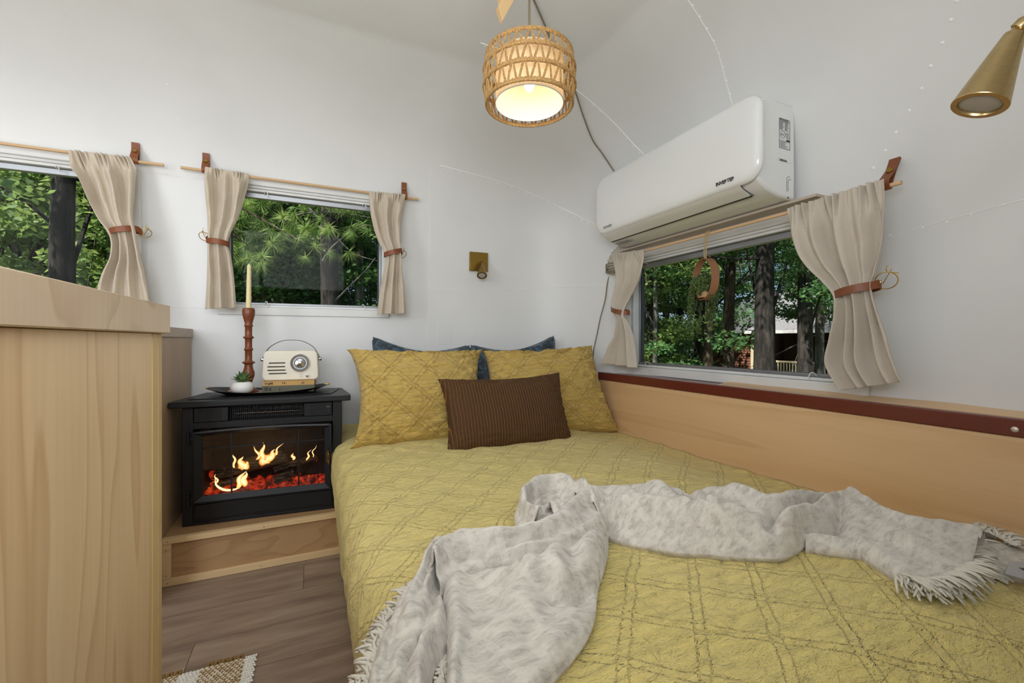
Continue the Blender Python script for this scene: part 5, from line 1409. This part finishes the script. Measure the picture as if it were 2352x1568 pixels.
def bead(p, r):
    t = PI * (1 + 5 ** .5) / 4
    q = Matrix.Rotation(random.uniform(0, 6), 3, Vector((random.random(), random.random(), 1)))
    vs = [q @ Vector(v) for v in ((1, 0, 0), (-1, 0, 0), (0, 1, 0), (0, -1, 0), (0, 0, 1.2), (0, 0, -1.2))]
    mb.add([p + v * r for v in vs], [(0, 2, 4), (2, 1, 4), (1, 3, 4), (3, 0, 4), (2, 0, 5), (1, 2, 5), (3, 1, 5), (0, 3, 5)])
lens_ = [.17, .16, .14, .20, .10, .08, .19, .12, .15, .06, .09, .11, .07, .13, .10, .16, .05, .06, .08, .12, .07, .05, .09, .04, .06, .10, .14, .05, .07, .06, .08, .11]
for k, L_ in enumerate(lens_):
    a = k * 2.4; r_ = .030 + .010 * random.random()
    ox = Vector((math.cos(a), math.sin(a), 0)); s0 = pot_c + Vector((0, 0, .055)) + ox * r_ * .6
    bias = adir * (-.020) if ox.dot(adir) < .2 else Vector((0, 0, 0))
    L2 = L_ * (1.0 if ox.dot(adir) < .1 else .45)
    pts = smooth_path([s0, s0 + ox * .018 + Vector((0, 0, .012)), s0 + ox * .028 + Vector((0, 0, -.02)), s0 + ox * .026 + bias + Vector((0, 0, -L2 * .6)), s0 + ox * .024 + bias * 1.5 + Vector((.003 * random.uniform(-1, 1), .006 * random.uniform(-1, 1), -L2))], 30)
    stem.tube(pts, .0008, 4)
    m_ = int(18 + L2 * 420)
    for i in range(m_):
        p = cr([tuple(x) for x in pts], i / m_)
        bead(Vector(p) + Vector((random.gauss(0, .0035), random.gauss(0, .0035), random.gauss(0, .002))), random.uniform(.0040, .0060))
for i in range(1250):
    a, b = random.uniform(0, 2 * PI), random.random()
    bead(pot_c + Vector((math.cos(a) * .046 * b ** .5, math.sin(a) * .054 * b ** .5 + .008, .034 + .030 * random.random() + .045 * (1 - b) * random.random())), random.uniform(.0040, .0062))
tag(mb.build('trailing_leaves', vine, hpnt, smooth=False), kind='stuff'); tag(stem.build('vine_stems', vine, hpnt), kind='stuff')
# ------------------------------------------------------------------ woven rug on the floor
rg_ = thing('woven_rug', (-.45, 1.15, 0), 'jute and white striped woven rug on the plank floor', 'rug')
RX0, RX1, RY0, RY1 = -.86, -.142, .90, 1.402
box('backing', M['rugcream'], RX0, RX1 - .004, RY0, RY1 - .004, .0005, .004, rg_, .001)
def bumps(name, mat, x0, x1, y0, y1, px_, py_, seed, z=.0075, th=.6):
    random.seed(seed); mb = MB(); nx = max(1, int((x1 - x0) / px_)); ny = max(1, int((y1 - y0) / py_))
    for i in range(nx):
        for j in range(ny):
            cx = x0 + (i + .5 + (.5 if j % 2 else 0) * .9) * (x1 - x0) / nx; cy = y0 + (j + .5) * (y1 - y0) / ny
            if cx > x1: continue
            a, b, h = px_ * .62, py_ * .62, z * random.uniform(.8, 1.1)
            q = random.uniform(-.3, .3) + th; c, s = math.cos(q), math.sin(q)
            vs = [(cx + (u * a * c - v * b * s), cy + (u * a * s + v * b * c), .0035 + w_ * (h - .0035)) for u, v, w_ in ((-1, 0, 0), (0, -1, 0), (1, 0, 0), (0, 1, 0), (-.5, -.5, .8), (.5, -.5, .8), (.5, .5, .8), (-.5, .5, .8), (0, 0, 1))]
            mb.add(vs, [(0, 1, 4), (1, 5, 4), (1, 2, 5), (2, 6, 5), (2, 3, 6), (3, 7, 6), (3, 0, 7), (0, 4, 7), (4, 5, 8), (5, 6, 8), (6, 7, 8), (7, 4, 8)])
    tag(mb.build(name, mat, rg_), kind='stuff')
bumps('white_edge', M['rugwhite'], RX1 - .030, RX1, RY0, RY1, .006, .010, 1, .0065, .2)
bumps('jute_weave', M['rugjute'], RX1 - .130, RX1 - .030, RY0, RY1 - .004, .0105, .0085, 2, .0085, .5)
bumps('cream_weave', M['rugcream'], RX1 - .130, RX1 - .030, RY0 + .004, RY1 - .006, .0105, .0085, 12, .0080, -.4)
bumps('white_stripe', M['rugwhite'], RX1 - .178, RX1 - .130, RY0, RY1 - .004, .007, .009, 3, .007, .2)
bumps('jute_weave', M['rugjute'], RX1 - .330, RX1 - .178, RY0, RY1 - .004, .0105, .0085, 4, .0085, .5)
bumps('cream_weave', M['rugcream'], RX1 - .330, RX1 - .178, RY0 + .004, RY1 - .006, .0105, .0085, 14, .0080, -.4)
bumps('white_stripe', M['rugwhite'], RX1 - .378, RX1 - .330, RY0, RY1 - .004, .007, .009, 5, .007, .2)
bumps('jute_weave', M['rugjute'], RX0, RX1 - .378, RY0, RY1 - .004, .0105, .0085, 6, .0085, .5)
mb = MB(); x = RX0 + .01
while x < RX1 - .035:
    if not (RX1 - .178 < x < RX1 - .130):
        mb.tube([(x, RY1 - .008, .006), (x + .002, RY1 + .001, .008), (x + .009, RY1 + .002, .008), (x + .012, RY1 - .007, .006)], [.003, .0048, .0048, .003], 7)
    x += .0175
tag(mb.build('selvedge_knots', plain('dark_jute', '7d6030', .9), rg_), kind='stuff')
# ------------------------------------------------------------------ the wood outside: ground, trees, brush, neighbour's house
gm_ = Mt('forest_floor_mat', '4c4a2a', .95); gn = gm_.noise(gm_.co((1, 1, 1)), 1.5, 5, .7)
gm_.color(gm_.ramp(gn, [(.35, '3a3320'), (.5, '4d5a2a'), (.65, '6d7a3a')])); gm_ = gm_.m
def gz(x, y): return -.62 + .05 * nz(x * .2, y * .2) - .02 * max(0, x - 6)
mb = MB(); mb.grid(lambda a, b: Vector((-26 + 66 * a, -12 + 62 * b, gz(-26 + 66 * a, -12 + 62 * b))), 40, 40)
mb.f = [f[::-1] for f in mb.f]
g0 = mb.build('ground', gm_, None, origin=False); tag(g0, kind='structure')
def bark_mat(name, c1, c2, c3):
    m = Mt(name, c2, .95)
    a = m.noise(m.co((9, 9, 1.6)), 1, 5, .7, .4); m.color(m.ramp(a, [(.36, c1), (.5, c2), (.66, c3)])); m.bump(a, 1, .05); return m.m
BK = [bark_mat('dark_bark', '141210', '292522', '4a4440'), bark_mat('brown_bark', '2a221c', '4d4036', '7a6a5c'), bark_mat('grey_bark', '3b3936', '66625c', '96918a')]
def leaf_mat(name, cs, tr=.5):
    m = Mt(name, cs[1], .6)
    a = m.noise(m.co((1.3, 1.3, 1.3)), 1, 2); b = m.noise(m.co((14, 14, 14)), 1, 2)
    f = m.math('ADD', m.math('MULTIPLY', a, .5), m.math('MULTIPLY', b, .5))
    c = m.ramp(f, [(.38, cs[0]), (.5, cs[1]), (.62, cs[2])]); m.color(c)
    t = m.n('BsdfTranslucent'); m.L.new(m.mix(.35, c, 'b8cc78'), t.inputs[0])
    x = m.n('MixShader'); x.inputs[0].default_value = tr
    m.L.new(m.b.outputs[0], x.inputs[1]); m.L.new(t.outputs[0], x.inputs[2]); m.L.new(x.outputs[0], m.out.inputs[0]); return m.m
LM = [leaf_mat('leaf_mid', ('3c5f34', '5b8244', '88a560')), leaf_mat('leaf_bright', ('55793c', '7f9c50', 'aebf72')), leaf_mat('leaf_dark', ('2f5430', '477544', '6c9458'), .35), leaf_mat('pine_needles', ('6f9150', 'a3c06a', 'd8e4a0'), .4)]
rnp = np.random.RandomState(4)
def leaf_mesh(name, n, centers, radii, size, mat, flat=.5):
    # leaves: small folded kites scattered in ellipsoidal sprays
    k = rnp.randint(0, len(centers), n)
    C_ = np.array(centers)[k]; Rd = np.array(radii)[k]
    d = rnp.normal(size=(n, 3)); d /= np.linalg.norm(d, axis=1)[:, None]
    P = C_ + d * Rd * (rnp.rand(n, 1) ** .45)
    ax = rnp.normal(size=(n, 3)); ax[:, 2] *= flat; ax /= np.linalg.norm(ax, axis=1)[:, None]
    nr = rnp.normal(size=(n, 3)); nr[:, 2] += 1.0; nr -= (nr * ax).sum(1)[:, None] * ax; nr /= np.linalg.norm(nr, axis=1)[:, None]
    sd = np.cross(ax, nr); s = (size * (.6 + .8 * rnp.rand(n)))[:, None]
    v = np.stack([P - ax * s * .5, P + sd * s * .30 + nr * s * .06, P + ax * s * .5, P - sd * s * .30 + nr * s * .06], 1).reshape(-1, 3)
    me = bpy.data.meshes.new(name); me.vertices.add(n * 4); me.vertices.foreach_set('co', v.ravel().astype(np.float32))
    me.loops.add(n * 4); me.loops.foreach_set('vertex_index', np.arange(n * 4, dtype=np.int32))
    me.polygons.add(n); me.polygons.foreach_set('loop_start', np.arange(0, n * 4, 4, dtype=np.int32)); me.polygons.foreach_set('loop_total', np.full(n, 4, dtype=np.int32))
    me.update(calc_edges=True); me.materials.append(mat); return me
def spray_centers(n, r, z0, z1, lump, seed):
    random.seed(seed); C_ = []; Rd = []
    for i in range(n):
        a = random.uniform(0, 2 * PI); q = r * random.uniform(.15, 1) ** .6; z = random.uniform(z0, z1)
        C_.append((q * math.cos(a), q * math.sin(a), z)); l = lump * random.uniform(.5, 1.2); Rd.append((l, l, l * .38))
    return C_, Rd
CROWN = []
for i, (nl_, r, z0, z1, mt) in enumerate(((9000, 1.9, 1.2, 7.5, 0), (9000, 1.7, .6, 6.5, 1), (10000, 2.0, .8, 7.5, 2), (8000, 2.1, 2.6, 8.0, 0), (7000, 1.5, .2, 4.5, 1))):
    C_, Rd = spray_centers(46, r, z0, z1, .75, i + 3)
    CROWN.append((leaf_mesh('foliage', nl_, C_, Rd, .105, LM[mt]), C_))
C_, Rd = spray_centers(16, .7, .1, 1.2, .4, 50); BUSH = [leaf_mesh('foliage', 2600, C_, Rd, .085, LM[1]), leaf_mesh('foliage', 2600, C_, Rd, .085, LM[2])]
TREE_N = [0]
def trunk_mesh(r, h, lean, seed, branches, mat, cents=None):
    mb = MB(); random.seed(seed)
    pts = [Vector((lean * (i / 9) ** 1.2 + .05 * r * 8 * nz(i * .5, seed), .05 * r * 8 * nz(i * .5, seed, 7), h * i / 9 - .05)) for i in range(10)]
    mb.tube(pts, [r * (1.18 if i == 0 else 1 - .55 * i / 9) for i in range(10)], 12)
    for b in range(branches):
        t = random.uniform(.14, .9); p = Vector(cr([tuple(x) for x in pts], t))
        if cents: q = Vector(random.choice(cents))
        else:
            a = random.uniform(0, 6.28); q = p + Vector((math.cos(a), math.sin(a), random.uniform(-.1, .7))) * random.uniform(.6, 1.6)
        mid = (p + q) / 2 + Vector((0, 0, random.uniform(-.1, .25)))
        mb.tube(smooth_path([p, mid, q], 6), [r * .22 * (1 - .16 * i) for i in range(6)], 5)
    return mb
def tree(x, y, r, h, kind, label, lean=0, bk=0, scale=1.0, branches=10, group='trees outside the windows', rot=None, foliage=True, stem_only=False, cat='tree', nm='tree', zoff=0):
    z = gz(x, y); t = thing(nm, (x, y, z), label, cat, group)
    TREE_N[0] += 1; me, cents = CROWN[kind]
    o = trunk_mesh(r, h, lean, TREE_N[0], branches, BK[bk], cents).build('trunk', BK[bk], None)
    o.location = o.location + Vector((x, y, z)); o.parent = t; o.matrix_parent_inverse = Matrix.Translation(Vector((x, y, z))).inverted()
    if foliage:
        f = bpy.data.objects.new('foliage', me); sc.collection.objects.link(f); f.parent = t
        f.location = (lean * .5, 0, zoff); f.rotation_euler.z = rot if rot is not None else random.uniform(0, 6.28); f.scale = (scale, scale, scale * random.uniform(.9, 1.1)); f['kind'] = 'stuff'
    return t
def gpt(px, dist):     # ground position seen at picture column px at a distance along the view axis
    d = dr(px, 780); return Vector((d.x * dist, d.y * dist))
# --- seen through the far left window
p = gpt(143, 6.2); tree(p.x, p.y, .165, 9, 3, 'thick dark trunk standing close behind the far left window', .05, 0, 1.0, 6)
p = gpt(78, 9.5); tree(p.x, p.y, .15, 9, 0, 'second dark trunk, left of the thick one behind the far left window', .1, 1, 1.0, 8)
p = gpt(30, 12.5); tree(p.x, p.y, .10, 9, 1, 'slim tree at the left edge behind the far left window', -.5, 2, 1.0, 8)
# --- seen through the window behind the candle
p = gpt(757, 6.4); tree(p.x, p.y, .145, 9, 3, 'thick dark trunk at the middle of the candle window', .05, 0, .9, 8)
p = gpt(688, 10.5); tree(p.x, p.y, .10, 9, 2, 'thin dark trunk left of the thick one in the candle window', .05, 0, 1.0, 8)
p = gpt(603, 9); tree(p.x, p.y, .12, 9, 2, 'dark tree behind the candle in the candle window', .1, 1, 1.0, 8)
# --- seen through the right window
for px, d_, r_, k_, lb_, lean in ((1608, 13.5, .20, 3, 'dark trunk behind the hanging plant in the right window', 0), (1628, 12.0, .13, 3, 'slim trunk just right of the hanging plant in the right window', .1),
        (1674, 12.5, .17, 3, 'brown trunk in front of the neighbouring house wall', 0), (1756, 10.5, .235, 3, 'thickest dark trunk at the centre of the right window', -.05),
        (1773, 13.5, .10, 2, 'thin trunk touching the thickest trunk in the right window', 0), (1848, 10.2, .17, 3, 'dark trunk in front of the porch railing', .05)):
    p = gpt(px, d_); tree(p.x, p.y, r_, 11, k_, lb_, lean, 0 if px > 1700 or px == 1608 else 1, 1.0, 7, zoff=1.2 if k_ == 3 else 2.2)
random.seed(77)
# --- the rest of the wood, closing the views
labs = {0: 'leafy green tree deeper in the wood', 1: 'bright yellow-green tree deeper in the wood', 2: 'dark green tree deeper in the wood', 3: 'high-crowned tree deeper in the wood', 4: 'young low bright tree deeper in the wood'}
def band(px0, px1, n, d0, d1, kinds, where, scale=(1, 1.3), rr0=.05, rr1=.12, zo=0):
    for i in range(n):
        px = lerp(px0, px1, (i + random.random()) / n); dd = random.uniform(d0, d1); p = gpt(px, dd)
        k = random.choice(kinds)
        f_ = (px - px0) / (px1 - px0); pos = 'left' if f_ < .33 else 'middle' if f_ < .67 else 'right'; near_ = 'nearer' if dd < (d0 + d1) / 2 else 'farther'
        tree(p.x, p.y, random.uniform(rr0, rr1), 9, k, labs[k].replace(' deeper in the wood', f', {near_}, at the {pos},') + ' ' + where, random.uniform(-.4, .4), random.choice((0, 1, 2)), random.uniform(*scale), 8, group='wood ' + where, zoff=zo)
band(-60, 330, 8, 8, 13, (0, 1, 4, 4, 2), 'beyond the far left window')
band(-120, 380, 12, 14, 24, (0, 2, 1, 4), 'beyond the far left window', (1.2, 1.7))
band(520, 900, 7, 8, 12, (2, 2, 0, 4), 'beyond the candle window')
band(480, 950, 14, 14, 25, (0, 2, 2, 1, 4), 'beyond the candle window', (1.2, 1.7))
band(1410, 1520, 6, 12, 20, (0, 2, 4), 'left of the house beyond the right window', (1, 1.4))
band(1600, 2000, 7, 24, 32, (0, 2, 1), 'behind the neighbouring house', (1.5, 1.9))
band(1400, 1570, 8, 20, 30, (0, 2, 2), 'left of the house beyond the right window', (1.4, 1.9))
band(1860, 2040, 4, 9.5, 12, (2, 2), 'in front of the porch', (.75, .95), zo=1.7)
for i, (px0, px1, n, d0, d1, wh) in enumerate(((-80, 350, 12, 6, 18, 'beyond the far left window'), (500, 930, 16, 6, 20, 'beyond the candle window'), (1430, 1500, 6, 12, 18, 'beyond the right window'))):
    for k in range(n):
        px = lerp(px0, px1, (k + random.random()) / n); p = gpt(px, random.uniform(d0, d1)); z = gz(p.x, p.y)
        t = thing('shrub', (p.x, p.y, z), ('low leafy' if k % 2 else 'low dark') + ' shrub, ' + ('left' if k < n / 3 else 'middle' if k < n * 2 / 3 else 'right') + ' part, ' + wh, 'shrub', 'shrubs ' + wh)
        f = bpy.data.objects.new('foliage', BUSH[(k + 1) % 2]); sc.collection.objects.link(f); f.parent = t; f.rotation_euler.z = random.uniform(0, 6); s_ = random.uniform(.8, 1.7); f.scale = (s_, s_, s_); f['kind'] = 'stuff'
# --- pine boughs with long needles close outside the candle window
random.seed(9)
def bough(pts, r, tufts, label, nlen=.12, nn=70, bare=False):
    t = thing('pine_branch' if not bare else 'bare_branch', pts[0], label, 'branch', 'pine branches at the candle window' if not bare else 'bare branches at the candle window')
    P = smooth_path(pts, 24); MB().tube(P, [r * (1 - .7 * i / 23) for i in range(24)], 6).build('stem', BK[1] if not bare else BK[2], t)
    if bare: return
    V_ = []; F_ = []
    for (s, side_) in tufts:
        b0 = Vector(cr([tuple(x) for x in pts], s)); c = b0 + side_
        for q in range(nn):
            d = Vector((random.gauss(0, 1), random.gauss(0, 1), random.gauss(0, .8))).normalized(); d = (d + side_.normalized() * .7).normalized()
            L_ = nlen * random.uniform(.6, 1.1); w2 = d.orthogonal().normalized() * .0019; w3 = d.cross(w2)
            k = len(V_); e = c + d * L_ - Vector((0, 0, .25 * L_ * L_ * 4))
            V_ += [c + w2, c - w2 * .5 + w3, c - w2 * .5 - w3, e]; F_ += [(k, k + 1, k + 3), (k + 1, k + 2, k + 3), (k + 2, k, k + 3)]
    m = MB(); m.add(V_, F_); tag(m.build('needles', LM[3], t, smooth=False), kind='stuff')
def wp(px, py, Y): return onY(px, py, Y)
def tufts(n, spread): return [(random.uniform(.1, 1), Vector((random.gauss(0, spread), random.gauss(0, spread), random.gauss(0, spread)))) for _ in range(n)]
bough([wp(455, 400, 3.9), wp(560, 480, 3.8), wp(650, 530, 3.7), wp(700, 560, 3.6)], .011, tufts(22, .10), 'bright pine bough at the upper left of the candle window')
bough([wp(520, 420, 4.2), wp(640, 440, 4.1), wp(760, 470, 4.0), wp(800, 500, 4.0)], .010, tufts(26, .12), 'pine bough across the top of the candle window')
bough([wp(480, 500, 3.5), wp(540, 540, 3.5), wp(600, 590, 3.5)], .008, tufts(12, .07), 'drooping pine bough low at the left of the candle window')
bough([wp(760, 420, 4.6), wp(830, 460, 4.5), wp(900, 500, 4.4)], .010, tufts(26, .16), 'pine bough at the upper right of the candle window')
bough([wp(700, 420, 4.4), wp(720, 500, 4.4), wp(700, 560, 4.4)], .008, tufts(14, .10), 'hanging pine bough at the middle of the candle window')
for i, (a, lb_) in enumerate(((((710, 478), (760, 530), (810, 580), (870, 600)), 'long pale bare branch slanting down to the right in the candle window'), (((640, 510), (700, 490), (780, 488), (850, 500)), 'bare twig arching over the middle of the candle window'),
        (((770, 690), (800, 660), (840, 620), (862, 592)), 'bare branch rising at the lower right of the candle window'), (((740, 600), (770, 560), (830, 520), (860, 520)), 'thin bare twig right of the trunk in the candle window'), (((540, 525), (580, 540), (630, 537), (680, 560)), 'thin bare twig below the left pine bough'))):
    bough([wp(x, y, 4.3 + .1 * i) for x, y in a], .010, (), lb_, bare=True)
# --- neighbouring house
hs_ = thing('house', (20, 15, -1.4), 'brown timber house with a grey roof seen through the right window', 'house')
def siding(name, x, y0, y1, z0, z1, nb, mat, par, holes=()):
    mb = MB(); h = (z1 - z0) / nb
    for k in range(nb):
        mb.add([(x, y0, z0 + k * h), (x, y1, z0 + k * h), (x + .03, y1, z0 + (k + 1) * h), (x + .03, y0, z0 + (k + 1) * h), (x + .03, y0, z0 + k * h), (x + .03, y1, z0 + k * h)], [(0, 1, 2, 3), (0, 4, 5, 1)])
    o = mb.build(name, mat, par, smooth=False); tag(o, kind='stuff'); return o
sid = plain('brown_siding', '7a5040', .8, 0, .1); rof = plain('grey_shingle', '808084', .8, 0, .12); rof2 = plain('dark_grey_shingle', '6f7278', .8, 0, .1)
siding('siding', 20, 14.5, 17.7, -1.6, 1.22, 22, sid, hs_)
MB().box(20.04, 26, 14.52, 17.68, -1.6, 1.2).build('wall_block', sid, hs_, smooth=False)
MB().prism([(19.7, 1.18), (23.0, 3.4), (26.3, 1.18)], lambda a, b, d: Vector((a, d, b)), 14.2, 18.0).build('roof', rof, hs_, smooth=False, recalc=True)
MB().prism([(14.15, 1.20), (15.0, 2.9), (16.1, 1.20)], lambda a, b, d: Vector((d, a, b)), 19.55, 22).build('gable', rof2, hs_, smooth=False, recalc=True)
wn = box('window', plain('dark_trim', '2a2422', .6), 19.94, 20.02, 16.0, 16.75, -.05, .95, hs_, 0)
box('pane', plain('pale_blind', 'b9bfc4', .3), 19.92, 19.938, 16.15, 16.6, .05, .85, wn, 0)
siding('porch_siding', 21.5, 6.0, 14.2, -1.6, 1.3, 22, plain('dark_brown_siding', '503629', .85), hs_)
MB().box(21.54, 26, 6.0, 14.2, -1.6, 1.3).build('wall_block', sid, hs_, smooth=False)
MB().prism([(18.6, 1.30), (22.6, 3.2), (26.3, 1.30)], lambda a, b, d: Vector((a, d, b)), 6, 14.1).build('porch_roof', rof, hs_, smooth=False, recalc=True)
pal = plain('pale_deck_paint', 'c9bd9e', .7)
box('fascia', plain('white_fascia', 'd9dadb', .6), 18.5, 18.59, 6, 14.1, 1.16, 1.30, hs_, 0)
box('deck', pal, 18.9, 21.4, 6, 14.1, -1.25, -1.05, hs_, 0)
box('rail', pal, 18.9, 18.98, 6, 14.0, -.13, -.05, hs_, 0); box('rail', pal, 18.9, 18.98, 6, 14.0, -.92, -.84, hs_, 0)
y = 6.1; bme = None
while y < 13.95:
    if bme is None: o = box('baluster', pal, 18.92, 18.96, y, y + .045, -.84, -.13, hs_, 0); bme = o
    else:
        o = bme.copy(); sc.collection.objects.link(o); o.location.y = y + .022
    y += .13
for yy in (7, 9.3, 11.6, 13.9): box('porch_post', pal, 18.86, 19.0, yy, yy + .14, -1.4, 1.2, hs_, 0)
